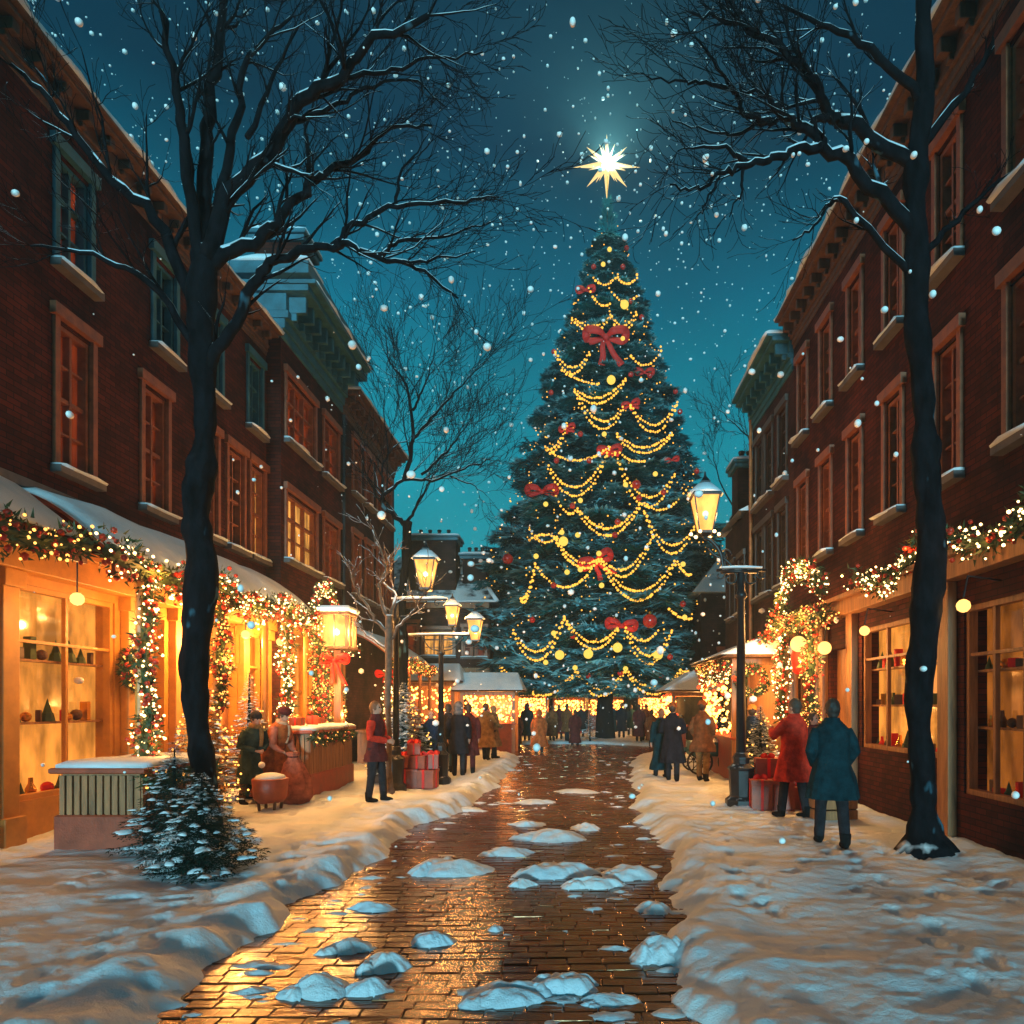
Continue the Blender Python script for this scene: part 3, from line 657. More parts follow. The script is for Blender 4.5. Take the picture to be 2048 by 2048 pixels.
s = MB(); s.tube([F.p(e1 + .02, 6.42, .42), F.p(r1, 9.27, -3.5)], [.10, .06], 7); snow_strip(s, F, e0, e1, .1, .45, 6.36, .12, 6); s.build('roof_snow', M['snow'], rf, smooth=True)
mb = MB(); F.box(mb, -9.6, -3.9, 6.1, 6.34, .002, .3); F.box(mb, -9.6, -3.9, 3.2, 3.4, .002, .12); mb.build('eaves_board', M['wood'], bH)
chimney(bH, -6.65, 33.2, 6.5, 9.35, 2.2, 1.3, 4, 'brick_far'); chimney(bH, -4.75, 33.6, 5.5, 8.6, 1.15, 1.0, 3, 'brick_far')

# --- right: big brick house, dark house, low house
F = FRt(5.0)
bF = thing('brick_house', 'red brick house nearest on the right with orange-framed sash windows', 'house', (5.0, 10, 0), 'houses along the street')
ua = [15.05, 13.65, 12.2, 10.7, 9.1, 7.5, 5.9]
upF = [(a, a + .55, 7.6, 9.3) for a in ua]; loF = [(a, a + .55, 4.75, 6.55) for a in ua]
shF = [(3.6, 5.2, .6, 3.0), (5.9, 6.8, .05, 2.7), (7.3, 9.0, .6, 3.0), (9.6, 12.2, 1.0, 3.05), (12.9, 13.7, .05, 2.8), (14.2, 15.6, .7, 2.9)]
mb = MB(); wall(mb, F, 2.6, 16.0, 3.35, 9.85, upF + loF, ); wall(mb, F, 2.6, 16.0, -.3, 3.35, shF, rev=.32); shell(mb, F, 2.6, 16.0, 9.85, 9); mb.build('wall', M['brick'], bF)
for i, o in enumerate(upF + loF): window(bF, F, *o, nx=2, ny=4, pane='dim_pane' if i % 3 != 1 else 'dark_pane', seed=i + 60)
for i, o in enumerate(shF):
    if o[2] < .1:
        mb = MB(); F.box(mb, o[0], o[1], o[2], o[3], -.19, -.13); F.box(mb, o[0] + .12, o[1] - .12, .2, 1.0, -.129, -.1); d = mb.build('door', M['wood'], bF, bevel=.008)
        mb = MB(); mb.ball(tuple(F.p(o[0] + .12, 1.05, -.08)), .035); mb.build('door_handle', M['ball_gold'], d, smooth=True)
    else: display(F, *o, f'goods in the shop window opposite the ochre shop, {["nearest", "", "second", "third", "", "fourth"][i]} from the viewer', 320 + i, 'shop_pane' if o[0] > 9 else 'shop_pane_dim', 'wood', bF, 3)
cornice(bF, F, 2.6, 15.99, 9.85, .65, .45, 'wood_dark', seed=7)
mb = MB(); mb.add([F.p(2.6, 10.5, -.05), F.p(15.99, 10.5, -.05), F.p(15.99, 11.6, -2.6), F.p(2.6, 11.6, -2.6), F.p(2.6, 10.5, -9), F.p(15.99, 10.5, -9)], [(0, 1, 2, 3), (3, 2, 5, 4), (0, 3, 4), (1, 5, 2)]); mb.build('roof', M['slate'], bF)
mb = MB(); F.box(mb, 2.6, 15.99, 3.35, 3.62, .002, .22); F.box(mb, 2.6, 15.99, 3.62, 3.7, .002, .3); mb.build('shop_fascia', M['wood'], bF, bevel=.01)
mb = MB()
for u in (3.2, 5.55, 7.05, 9.3, 12.5, 13.95, 15.8): mb = MB(); F.box(mb, u - .14, u + .14, -.3, 3.35, .002, .12); mb.build('pilaster', M['wood'], bF, bevel=.01)

bD = thing('brick_house', 'unlit dark brick house with a snowy blue cornice beyond the right lamp', 'house', (5.0, 17.5, 0), 'houses along the street')
opD = [(a, a + .62, b, c) for a in (16.5, 17.7, 18.6) for b, c in ((7.1, 8.8), (4.6, 6.4))]
mb = MB(); wall(mb, F, 16.0, 19.7, -.3, 9.4, opD); shell(mb, F, 16.001, 19.7, 9.4, 9); mb.build('wall', M['brick_dark'], bD)
for i, o in enumerate(opD): window(bD, F, *o, nx=2, ny=4, pane='dark_pane', fm='frame_dark', seed=i + 90)
cornice(bD, F, 16.02, 19.7, 9.4, .85, .6, 'stone_blue', seed=8)
flat_roof(bD, F, 16.0, 19.7, 10.25, 8)
mb = MB(); mb.tube([(4.92, 19.6, -.2), (4.92, 19.6, 9.9)], .05, 8); mb.build('drainpipe', pmat('lit_edge_pipe', (.5, .16, .05), .4, metal=.4), bD)  # pipe added for the lit orange edge; lamplight is put into its colour
F = FRt(4.9)
bE = thing('brick_house', 'lower dark house with a chimney stack at the far right of the street', 'house', (4.9, 21.5, 0), 'houses along the street')
opE = [(a, a + .6, b, c) for a in (20.2, 21.4) for b, c in ((4.4, 6.0),)]
mb = MB(); wall(mb, F, 19.72, 22.8, -.3, 7.2, opE); shell(mb, F, 19.72, 22.8, 7.2, 9); wall(mb, FC(19.72), 4.9, 8, 7, 7.2, []); mb.build('wall', M['brick_far'], bE)
for i, o in enumerate(opE): window(bE, F, *o, nx=2, ny=3, pane='dark_pane', fm='frame_dark', seed=i + 95)
mb = MB(); mb.add([F.p(19.7, 7.2, .3), F.p(22.9, 7.2, .3), F.p(22.9, 8.4, -2.0), F.p(19.7, 8.4, -2.0), F.p(19.7, 7.2, -8), F.p(22.9, 7.2, -8)], [(0, 1, 2, 3), (3, 2, 5, 4), (0, 3, 4), (1, 5, 2)]); mb.build('roof', M['snowsoft'], bE)
chimney(bE, 5.45, 21.9, 7.2, 9.0, .9, .8, 3, 'brick_far')
F = FC(30)
bG = thing('gabled_house', 'dark house with a snowy sloping roof behind the right side of the big fir', 'house', (7.5, 30, 0), 'houses along the street')
opG = [(6.2, 6.9, 2.6, 4.0), (7.6, 8.3, 2.6, 4.0)]
mb = MB(); wall(mb, F, 5.4, 13, -.3, 6.6, opG); shell(mb, F, 5.4, 13, 6.6, 8); mb.build('wall', M['brick_far'], bG)
for i, o in enumerate(opG): window(bG, F, *o, nx=2, ny=2, pane='lit_pane', seed=i + 98)
mb = MB(); mb.add([F.p(5.0, 6.5, .4), F.p(13.3, 6.5, .4), F.p(12.5, 9.4, -3.6), F.p(7.4, 9.4, -3.6), F.p(5.0, 6.5, -8.3), F.p(13.3, 6.5, -8.3)], [(0, 1, 2, 3), (1, 5, 2), (5, 4, 3, 2), (4, 0, 3), (0, 4, 5, 1)]); mb.build('roof', M['snowsoft'], bG)
chimney(bG, 7.9, 32.2, 8.2, 10.2, 1.0, .9, 3, 'brick_far')
# houses closing the square, far behind the fir
for i, (x0, x1, y, h, lb) in enumerate([(-16, -9.2, 52, 7, 'far hazy house closing the left end of the square'), (-9, -2.5, 58, 6.0, 'far hazy house behind the left market stalls'), (-2.3, 4.5, 60, 5.2, 'low far house straight behind the trunk of the big fir'), (4.7, 11, 58, 6.2, 'far hazy house behind the right market stalls'), (11.2, 20, 54, 7.5, 'far hazy house closing the right end of the square')]):
    F = FC(y); b = thing('far_house', lb, 'house', ((x0 + x1) / 2, y, 0), 'houses along the street')
    ops = [(x0 + .8 + k * 1.9, x0 + 1.7 + k * 1.9, v, v + 1.3) for k in range(int((x1 - x0 - 1) / 1.9)) for v in (1.2, 3.6)]
    mb = MB(); wall(mb, F, x0, x1, -.3, h - .4, [o for o in ops if o[3] < h - .6]); shell(mb, F, x0, x1, h - .4, 8); mb.build('wall', M['brick_far'], b)
    for k, o in enumerate([o for o in ops if o[3] < h - .6]): window(b, F, *o, nx=2, ny=2, pane='lit_pane' if (k + i) % 3 == 0 else 'dim_pane', snowy=False, sill=False, lintel=False)
    mb = MB(); e0, e1 = x0 - .3, x1 + .3; mb.add([F.p(e0, h - .5, .4), F.p(e1, h - .5, .4), F.p(e1 - 1, h + 2.2, -4), F.p(e0 + 1, h + 2.2, -4), F.p(e0, h - .5, -8.3), F.p(e1, h - .5, -8.3)], [(0, 1, 2, 3), (1, 5, 2), (5, 4, 3, 2), (4, 0, 3), (0, 4, 5, 1)]); mb.build('roof', M['snowsoft'], b)
# ================================================================== bare trees
def catmull(pts, n=4):
    pts = [np.array(tuple(p), float) for p in pts]; pts = [2 * pts[0] - pts[1]] + pts + [2 * pts[-1] - pts[-2]]; out_ = []
    for i in range(1, len(pts) - 2):
        for k in range(n):
            t = k / n; a, b, c, d = pts[i - 1:i + 3]
            out_.append(.5 * ((2 * b) + (c - a) * t + (2 * a - 5 * b + 4 * c - d) * t * t + (3 * b - a - 3 * c + d) * t ** 3))
    out_.append(pts[-2]); return np.array(out_)
def unit(v): return v / (np.linalg.norm(v) + 1e-9)
def grow(mb, p, d, L, r, lev, up=.12, spread=.6, kids=5, rmin=.0035, snow=None):
    n = 6 if lev > 1 else 5; pts = [np.array(p)]; d = unit(np.array(d)); ds = [d]
    for i in range(n):
        d = unit(d + rng.normal(0, .16, 3) + np.array([0, 0, up * .4])); pts.append(pts[-1] + d * L / n); ds.append(d)
    rad = r * (1 - .78 * (np.arange(n + 1) / n)); rad = np.maximum(rad, rmin)
    mb.tube(pts, rad, 7 if r > .05 else (5 if r > .014 else 3), 0 if r > .02 else 1)
    if snow is not None and r > .012: snowline(snow, pts, rad)
    if lev <= 0: return
    for k in range(kids):
        t = (k + rng.uniform(.4, 1.0)) / kids * n; i = min(int(t), n - 1); q = pts[i] + (pts[i + 1] - pts[i]) * (t - i)
        ax = unit(np.cross(ds[i], rng.normal(0, 1, 3))); nd = unit(ds[i] + ax * spread * rng.uniform(.6, 1.3) + np.array([0, 0, up]))
        grow(mb, q, nd, L * rng.uniform(.38, .62), max(rmin, np.interp(t, range(n + 1), rad) * .62), lev - 1, up, spread, kids, rmin, snow)
def snowline(sm, pts, rad):
    """snow lying along the top of a limb where it is not too steep"""
    pts = np.asarray(pts); rad = np.asarray(rad)
    t = np.gradient(pts, axis=0); t /= np.linalg.norm(t, axis=1)[:, None] + 1e-9
    ok = (np.abs(t[:, 2]) < .86) & (vnoise(pts[:, 0] * 1.1, pts[:, 2] * 1.1, pts[:, 1], 77) > -.25)
    i = 0
    while i < len(pts):
        if ok[i]:
            j = i
            while j + 1 < len(pts) and ok[j + 1]: j += 1
            if j > i:
                P_ = pts[i:j + 1].copy(); rr = rad[i:j + 1]; P_[:, 2] += rr * .75; w = rr * .62; w = np.maximum(w, .004)
                w[0] *= .3; w[-1] *= .3; sm.tube(P_, w, 6)
            i = j + 1
        else: i += 1
def limb(mb, pts, r0, r1, sm=None, lev=2, L=1.2, every=3, spread=.75, kids=5, up=.12, rmin=.0035):
    p = catmull(pts, 5); p[1:-1] += rng.normal(0, .012 + r0 * .12, (len(p) - 2, 3)); k = len(p)
    rad = r0 + (r1 - r0) * (np.arange(k) / (k - 1)) ** .85
    mb.tube(p, rad, 10 if r0 > .1 else 7, 0)
    if sm is not None: snowline(sm, p, rad)
    t = np.gradient(p, axis=0)
    if lev >= 0:
        for i in range(3, k, every):
            for q in range(2 if i > k * .5 else 1):
                ax = unit(np.cross(t[i], rng.normal(0, 1, 3))); nd = unit(unit(t[i]) + ax * spread * rng.uniform(.7, 1.3) + np.array([0, 0, up * 1.5]))
                grow(mb, p[i], nd, L * rng.uniform(.6, 1.2), max(rmin, rad[i] * .45), lev, up, .6, kids, rmin, sm)
def bare_tree(label, base, trunk_pts, r0, r1, limbs, mats, lev=2, L=1.2, kids=5, rmin=.0035, group='bare winter trees'):
    root = thing('bare_tree', label, 'tree', base, group)
    mb = MB(); sm = MB(); p = catmull(trunk_pts, 6); rad = r0 + (r1 - r0) * np.linspace(0, 1, len(p)); rad[0] *= 1.5; rad *= 1 + .55 * np.exp(-np.maximum(p[:, 2], 0) / .22)
    p = catmull(p, 3); rad = np.interp(np.linspace(0, 1, len(p)), np.linspace(0, 1, len(rad)), rad); rad = rad * (1 + .22 * vnoise(p[:, 2] * 2.1, p[:, 0] * 0, 0, 61) + .10 * vnoise(p[:, 2] * 6, p[:, 0] * 0, 0, 62)); p[1:, 0] += r0 * .35 * vnoise(p[1:, 2] * 1.1, 0 * p[1:, 2], 0, 63); mb.tube(p, rad, 36)
    v = mb.v[-1]; k_ = 1 + .08 * vnoise(v[:, 0] * 7, v[:, 1] * 7, v[:, 2] * 2.2, 64) + .09 * vnoise(v[:, 0] * 24, v[:, 1] * 24, v[:, 2] * 3.5, 65); cc_ = np.repeat(p, 36, 0)[:len(v)]; mb.v[-1] = cc_ + (v - cc_) * k_[:, None]
    mb.build('trunk', mats, root, smooth=True)
    mb = MB()
    for l in limbs: limb(mb, l[0], l[1], l[2], sm, l[3] if len(l) > 3 else lev, l[4] if len(l) > 4 else L, kids=kids, rmin=rmin)
    c = mb.build('crown', mats, root, smooth=True)
    if sm.n: sm.build('branch_snow', M['snowsoft'], c, smooth=True)
    return root
def c3(cx, cy, d): return P(350 + cx * .3623, 20 + cy * .3623, d)
T = [P(408, 1700, 9), P(412, 1600, 9), P(400, 1430, 9), P(392, 1300, 9), P(398, 1140, 9), P(390, 1040, 9), P(408, 900, 9), P(408, 740, 9), P(400, 600, 9), P(412, 500, 9.05)]
bare_tree('tall bare tree with a snow-spotted dark trunk, nearest on the left beside the little fir', (-4.77, 9, 0), T, .165, .15, [
    ([P(412, 520, 9), c3(300, 1020, 9), c3(520, 790, 8.8), c3(700, 500, 8.5), c3(900, 370, 8.3), c3(1100, 170, 8.1), c3(1400, 30, 8)], .12, .03),
    ([P(408, 530, 9), c3(420, 1290, 9.1), c3(560, 1160, 9.2), c3(720, 1010, 9.3), c3(820, 900, 9.4), c3(1010, 800, 9.5), c3(1200, 650, 9.6), c3(1420, 640, 9.7)], .09, .014),
    ([P(405, 760, 9), c3(300, 1780, 8.8), c3(470, 1480, 8.6), c3(560, 1370, 8.5), c3(800, 1310, 8.4), c3(960, 1300, 8.3), c3(1130, 1370, 8.2), c3(1350, 1430, 8.1), c3(1560, 1590, 8)], .085, .012, 1, .9),
    ([c3(880, 1300, 8.35), c3(1000, 1180, 8.3), c3(1230, 1080, 8.2), c3(1540, 1050, 8.1), c3(1790, 1035, 8)], .045, .008, 2, 1.0),
    ([c3(1130, 1360, 8.2), c3(1250, 1285, 8.4), c3(1500, 1240, 8.5), c3(1740, 1170, 8.6)], .03, .007, 1, .8),
    ([c3(1180, 1390, 8.2), c3(1400, 1385, 8.0), c3(1660, 1330, 7.9)], .024, .006, 1, .6),
    ([c3(720, 1010, 9.3), c3(740, 800, 9.5), c3(720, 640, 9.8), c3(800, 450, 10)], .04, .01, 1, .9),
    ([c3(1220, 1070, 8.2), c3(1260, 880, 8.2), c3(1400, 680, 8.2)], .022, .006, 1, .8),
    ([P(405, 560, 9), c3(160, 900, 9.2), c3(190, 500, 9.4), c3(250, 100, 9.6), c3(300, -250, 9.8)], .11, .04),
    ([P(402, 560, 9), c3(60, 800, 8.8), c3(0, 400, 8.6), c3(-80, 0, 8.4)], .09, .03),
    ([P(398, 620, 9), c3(-100, 1150, 9), c3(-400, 880, 8.9), c3(-700, 500, 8.8), c3(-900, 300, 8.7)], .09, .02),
    ([P(400, 700, 9), c3(-150, 1500, 8.7), c3(-450, 1350, 8.4), c3(-800, 1300, 8.2)], .06, .012),
    ([c3(240, 1080, 9), c3(340, 600, 9.5), c3(420, 250, 9.8), c3(640, 40, 10)], .07, .02),
    ([c3(400, 700, 9.4), c3(560, 330, 9.9), c3(700, 60, 10.2)], .04, .012, 1),
    ([c3(720, 480, 8.5), c3(930, 370, 8.6), c3(1200, 340, 8.7), c3(1440, 265, 8.8), c3(1700, 230, 8.9)], .04, .008, 2, .9),
    ([c3(640, 620, 8.7), c3(870, 540, 8.9), c3(1050, 430, 9.0), c3(1300, 380, 9.1), c3(1500, 540, 9.2)], .035, .007, 1, .9)],
    [M['bark'], M['twig']], lev=2, L=1.15, kids=5)
def c4(cx, cy, d): return P(1200 + cx * .2588, 20 + cy * .2588, d)
bare_tree('bare tree at the far right whose snowy limbs reach in over the street', (4.15, 8.4, 0), [P(1850, 1720, 8.4), P(1845, 1400, 8.4), P(1856, 1000, 8.4), P(1840, 700, 8.4), P(1830, 480, 8.4), P(1840, 250, 8.4), P(1850, -60, 8.4)], .17, .10, [
    ([P(1832, 470, 8.4), c4(2000, 1260, 8.3), c4(1700, 1020, 8.2), c4(1560, 900, 8.1), c4(1420, 800, 8.0), c4(1260, 660, 8.0), c4(1080, 610, 8.0)], .09, .012, 2, .9),
    ([c4(1710, 1040, 8.2), c4(1500, 1080, 8.1), c4(1300, 1160, 8.0), c4(1130, 1190, 7.9), c4(960, 1260, 7.8), c4(740, 1380, 7.7), c4(540, 1350, 7.6)], .055, .01, 1, .6),
    ([P(1835, 330, 8.4), c4(1890, 880, 8.3), c4(1760, 800, 8.2), c4(1660, 580, 8.0), c4(1530, 400, 7.9), c4(1200, 190, 7.8), c4(950, 60, 7.7), c4(700, 20, 7.6)], .085, .012, 2, .9),
    ([c4(1770, 820, 8.2), c4(1600, 880, 8.3), c4(1420, 850, 8.4), c4(1250, 880, 8.5), c4(1060, 950, 8.6), c4(880, 940, 8.7), c4(560, 860, 8.8)], .045, .008, 1, .7),
    ([c4(1330, 860, 8.45), c4(1150, 810, 8.4), c4(1040, 640, 8.3), c4(970, 520, 8.3), c4(800, 290, 8.2), c4(620, 60, 8.1)], .04, .007, 1, .8),
    ([c4(1040, 640, 8.3), c4(820, 565, 8.4), c4(600, 555, 8.5), c4(250, 490, 8.6)], .03, .006, 1, .6),
    ([c4(1130, 1170, 7.9), c4(960, 1080, 7.9), c4(750, 1060, 7.9), c4(600, 1090, 7.9)], .03, .006, 1, .5),
    ([c4(1120, 1200, 7.9), c4(1095, 1390, 7.9), c4(1000, 1600, 7.9)], .022, .006, 1, .5),
    ([c4(920, 1290, 7.8), c4(820, 1480, 7.8), c4(740, 1620, 7.8)], .018, .005, 1, .4),
    ([P(1832, 560, 8.4), c4(1890, 1490, 8.3), c4(1740, 1550, 8.2), c4(1650, 1680, 8.1), c4(1490, 1780, 8.0)], .045, .008, 1, .6),
    ([P(1835, 300, 8.4), P(1950, 150, 8.4), P(2050, -50, 8.4)], .06, .02, 2, .9), ([P(1835, 520, 8.4), P(1930, 420, 8.2), P(2040, 330, 8)], .05, .012, 2, .9),
    ([P(1838, 200, 8.4), c4(2100, 300, 8.3), c4(1700, 100, 8.2), c4(1400, -40, 8.1)], .06, .015, 2, .9)],
    [M['bark'], M['twig']], lev=2, kids=5)
def c5(cx, cy, d): return P(700 + cx * .2848, 650 + cy * .2848, d)
bare_tree('bare tree with a wide fan of fine branches behind the left street lamp', (-4.95, 20, 0), [P(802, 1530, 20), P(806, 1380, 20), P(800, 1230, 20), c5(400, 1600, 20), c5(400, 1380, 20)], .16, .12, [
    ([c5(400, 1400, 20), c5(300, 1330, 20), c5(220, 1230, 20), c5(380, 1095, 20), c5(580, 1085, 20), c5(800, 1010, 20), c5(990, 940, 20)], .08, .015),
    ([c5(380, 1090, 20), c5(440, 850, 20), c5(430, 600, 20), c5(380, 400, 20), c5(280, 260, 20), c5(250, 60, 20)], .07, .012),
    ([c5(440, 800, 20), c5(600, 620, 20), c5(730, 480, 20), c5(850, 350, 20), c5(980, 240, 20)], .045, .01),
    ([c5(440, 600, 20), c5(500, 470, 20), c5(560, 330, 20), c5(600, 130, 20)], .04, .01),
    ([c5(500, 1050, 20), c5(680, 890, 20), c5(780, 760, 20), c5(880, 620, 20)], .04, .01),
    ([c5(400, 1380, 20), c5(480, 1250, 20), c5(560, 1090, 20), c5(640, 950, 20)], .05, .01),
    ([c5(230, 1240, 20), c5(230, 1000, 20), c5(300, 870, 20), c5(420, 800, 20)], .04, .01),
    ([c5(270, 900, 20), c5(240, 650, 20), c5(240, 400, 20)], .03, .008),
    ([c5(700, 1060, 20), c5(850, 1120, 20), c5(960, 1200, 20)], .025, .008)],
    [M['bark'], M['twig']], lev=2, L=2.0, kids=5, rmin=.006)
bare_tree('slender bare tree peeping out beyond the dark houses on the right', (6.6, 25, 0), [(6.6, 25, -.2), (6.6, 25, 3), (6.5, 25, 6), (6.4, 25, 9)], .14, .08, [
    ([(6.4, 25, 8.8), (6.2, 25, 10.2), P(1500, 880, 25), P(1470, 850, 25), P(1432, 812, 25)], .06, .01), ([(6.4, 25, 9), (6.6, 25, 11), (6.9, 25, 12.6)], .05, .01), ([(6.5, 25, 7), P(1440, 960, 25), P(1425, 900, 25)], .04, .01)],
    [M['bark'], M['twig']], lev=2, L=1.6, rmin=.006)
TB = P(777, 1588, 13.6)
bare_tree('small bare tree with twisting frosted branches beside the left lamp post', (TB.x, 13.6, 0), [P(777, 1600, 13.6), P(778, 1450, 13.6), P(777, 1300, 13.6), P(776, 1230, 13.6)], .065, .06, [
    ([P(776, 1270, 13.6), P(745, 1230, 13.5), P(715, 1180, 13.4), P(700, 1140, 13.3)], .04, .012, 1, .5), ([P(776, 1235, 13.6), P(760, 1180, 13.6), P(770, 1130, 13.7), P(745, 1060, 13.8)], .045, .012, 1, .5),
    ([P(777, 1280, 13.6), P(810, 1240, 13.5), P(835, 1210, 13.5), P(850, 1180, 13.4)], .035, .01, 1, .45), ([P(776, 1240, 13.6), P(790, 1190, 13.8), P(765, 1160, 14), P(780, 1110, 14)], .04, .012, 1, .5),
    ([P(776, 1300, 13.6), P(735, 1270, 13.8), P(705, 1240, 13.9)], .03, .01, 1, .4)], [M['bark_warm'], M['bark_warm']], lev=1, L=.5, kids=4, rmin=.006)

# ================================================================== firs
def frond(nb=13, needles=7, width=.5, seed=0, nl=.085, nw=.013, tip=.12):
    """one flat spray of unit length along +x, returned as triangles"""
    r = np.random.default_rng(seed); V = []
    def tri(p, d, l, w):
        d = d / np.linalg.norm(d); s = np.cross(d, [0, 0, 1]); s = s / (np.linalg.norm(s) + 1e-6)
        s = s + r.normal(0, .35, 3); V.extend([p - s * w, p + s * w, p + d * l])
    for i in range(nb):
        t = .06 + .94 * i / nb; L = width * (1 - t) ** .7 * (.55 + .45 * min(1, t * 4)) * r.uniform(.75, 1.2) + .07
        for sgn in (-1, 1):
            d = np.array([math.cos(.85), sgn * math.sin(.85), r.normal(-.05, .15)]); b = np.array([t, 0, 0.])
            for k in range(needles):
                q = b + d * L * (k + .3) / needles; q = q + np.array([0, 0, -.10 * (L * k / needles) ** 1])
                for s2 in (-1, 1):
                    a = .7 * s2; dd = np.array([d[0] * math.cos(a) - d[1] * math.sin(a), d[0] * math.sin(a) + d[1] * math.cos(a), r.normal(-.1, .35)])
                    tri(q, dd, nl * r.uniform(.7, 1.4), nw)
            tri(b + d * L * .9, d, tip, .016)
    for k in range(4): tri(np.array([.93, 0, 0]), np.array([1, r.normal(0, .3), r.normal(0, .3)]), tip * 1.1, .016)
    return np.array(V)
FR = [frond(11, 5, .55, s, .125, .021) for s in range(5)]; FRL = [frond(19, 8, .55, 40 + s, .075, .012, .07) for s in range(4)]; FRS = [frond(8, 4, .55, 20 + s) for s in range(4)]
def fir_crown(mb, sm, base, prof, dens, fr, droop=.28, snowp=.5, seed=0, tier=0, wid=1.0, lump=.35):
    """prof: (z, radius) from the lowest branches up; mb receives sprays, sm the snow lying on them"""
    r = np.random.default_rng(seed); zs = [p[0] for p in prof]; rs = [p[1] for p in prof]
    z = zs[0]; a = 0; V = []; bx, by, bz = base; tips = []
    while z < zs[-1]:
        Rz = float(np.interp(z, zs, rs)); step = dens * (.25 + .75 * Rz / max(rs)); a += 2.39996 + r.normal(0, .15)
        zz = z
        if tier: fr_ = (z / tier) % 1; Rz *= 1.13 - .36 * fr_; zz = z - .25 * fr_ * tier
        n_ = 2
        for inner in range(n_):
            th = a + inner * 1.1 + r.normal(0, .2); L = Rz * (r.uniform(.86, 1.12) if not inner else r.uniform(.55, .8))
            ln = L * .80; fq = FRL if (ln > 2.2) else fr; f = fq[r.integers(len(fq))]; x = f[:, 0] * ln; y = f[:, 1] * min(ln, .9 * max(rs)) * wid * r.uniform(.9, 1.2); zf = f[:, 2] * ln * .6
            dr = droop * r.uniform(.7, 1.3) * (.35 if z > zs[-1] - .08 * (zs[-1] - zs[0]) else 1)
            zz2 = zf - dr * x * 1.15 + dr * .62 * x * x / max(ln, .01) - .18 * np.abs(y) 
            xr = x + L * .20; c, s = math.cos(th), math.sin(th)
            V.append(np.stack([bx + xr * c - y * s, by + xr * s + y * c, bz + zz + zz2 + Rz * .10], 1))
            if sm is not None and r.random() < snowp:
                cx_, cy2 = x.reshape(-1, 3).mean(1), y.reshape(-1, 3).mean(1); kk = vnoise(cx_ / ln * 4.5 + seed, cy2 / ln * 4.5, a, 3) > (-.08 if tier else .0)
                Q = V[-1].reshape(-1, 3, 3)[kk] + np.array([0, 0, .028 * ln]); 
                if len(Q): Q = Q.mean(1, keepdims=True) + (Q - Q.mean(1, keepdims=True)) * 1.55; sm.add(Q.reshape(-1, 3), np.arange(len(Q) * 3).reshape(-1, 3))
            if sm is not None and not inner and r.random() < snowp * lump:
                for q in range(r.integers(1, 4)):
                    t0 = r.uniform(.45, .92); hw = ln * r.uniform(.07, .16); hl = ln * r.uniform(.09, .2); off = r.uniform(-.22, .22) * ln * (1 - t0 + .2)
                    nn = 9; aa = np.arange(nn) * 2 * math.pi / nn; e = 1 + r.uniform(-.45, .35, nn)
                    rings = []
                    for k, (sc_, hh) in enumerate(((1, -.0), (.8, .35), (.45, .7))):
                        xs = t0 * ln + np.cos(aa) * hl * sc_ * e; ys = off + np.sin(aa) * hw * sc_ * e
                        zs_ = -dr * xs * 1.15 + dr * .62 * xs * xs / ln - .18 * np.abs(ys) + hh * hw * .5 + .012 * ln
                        X = xs + L * .20; rings.append(np.stack([bx + X * c - ys * s, by + X * s + ys * c, bz + zz + zs_ + Rz * .10], 1))
                    sm.loft(rings)
        z += step
    V = np.concatenate(V); mb.add(V, np.arange(len(V)).reshape(-1, 3))
def small_fir(label, x, y, z0, h, rad, seed, pot=None, snowp=.10, lump=6, group='small snowy firs', name='fir_tree', fine=1.0, lights=0):
    g = z0; root = thing(name, label, 'tree', (x, y, g), group)
    mb = MB(); mb.tube([(x, y, g), (x, y, g + h * .95)], [.035 * h, .006], 7); mb.build('trunk', M['bark'], root)
    mb = MB(); sm = MB(); prof = [(h * .10, rad * .85), (h * .2, rad), (h * .45, rad * .72), (h * .75, rad * .36), (h * .97, rad * .06)]
    fir_crown(mb, sm, (x, y, g), prof, .012 * h / fine, FRS, droop=.4, snowp=snowp, seed=seed, wid=1.25, lump=lump)
    c = mb.build('crown', M['needle_small'], root)
    sm.build('crown_snow', M['snowsoft'], c, smooth=True)
    if lights:
        r = np.random.default_rng(seed + 5); n = lights; t = np.sqrt(r.random(n)) ; zz = h * (.97 - .85 * t); rr = np.interp(zz, [p[0] for p in prof], [p[1] for p in prof]) * r.uniform(.85, 1.05, n); a = r.uniform(0, 6.283, n)
        lb = MB(); lb.balls(np.stack([x + rr * np.cos(a), y + rr * np.sin(a), g + zz - rr * .1], 1), .018, 0, 1); ch = lb.build('light_string', M['bulb_warm'], root); tag(ch, kind='stuff')
    if pot:
        mb = MB(); mb.lathe([(.16, g - pot), (.20, g - pot + .03), (.24, g - .04), (.27, g - .04), (.27, g + .03), (.22, g + .03), (.20, g - .02)], (x, y, 0), 14); mb.build('pot', M['iron_plain'], root, smooth=False)
    return root

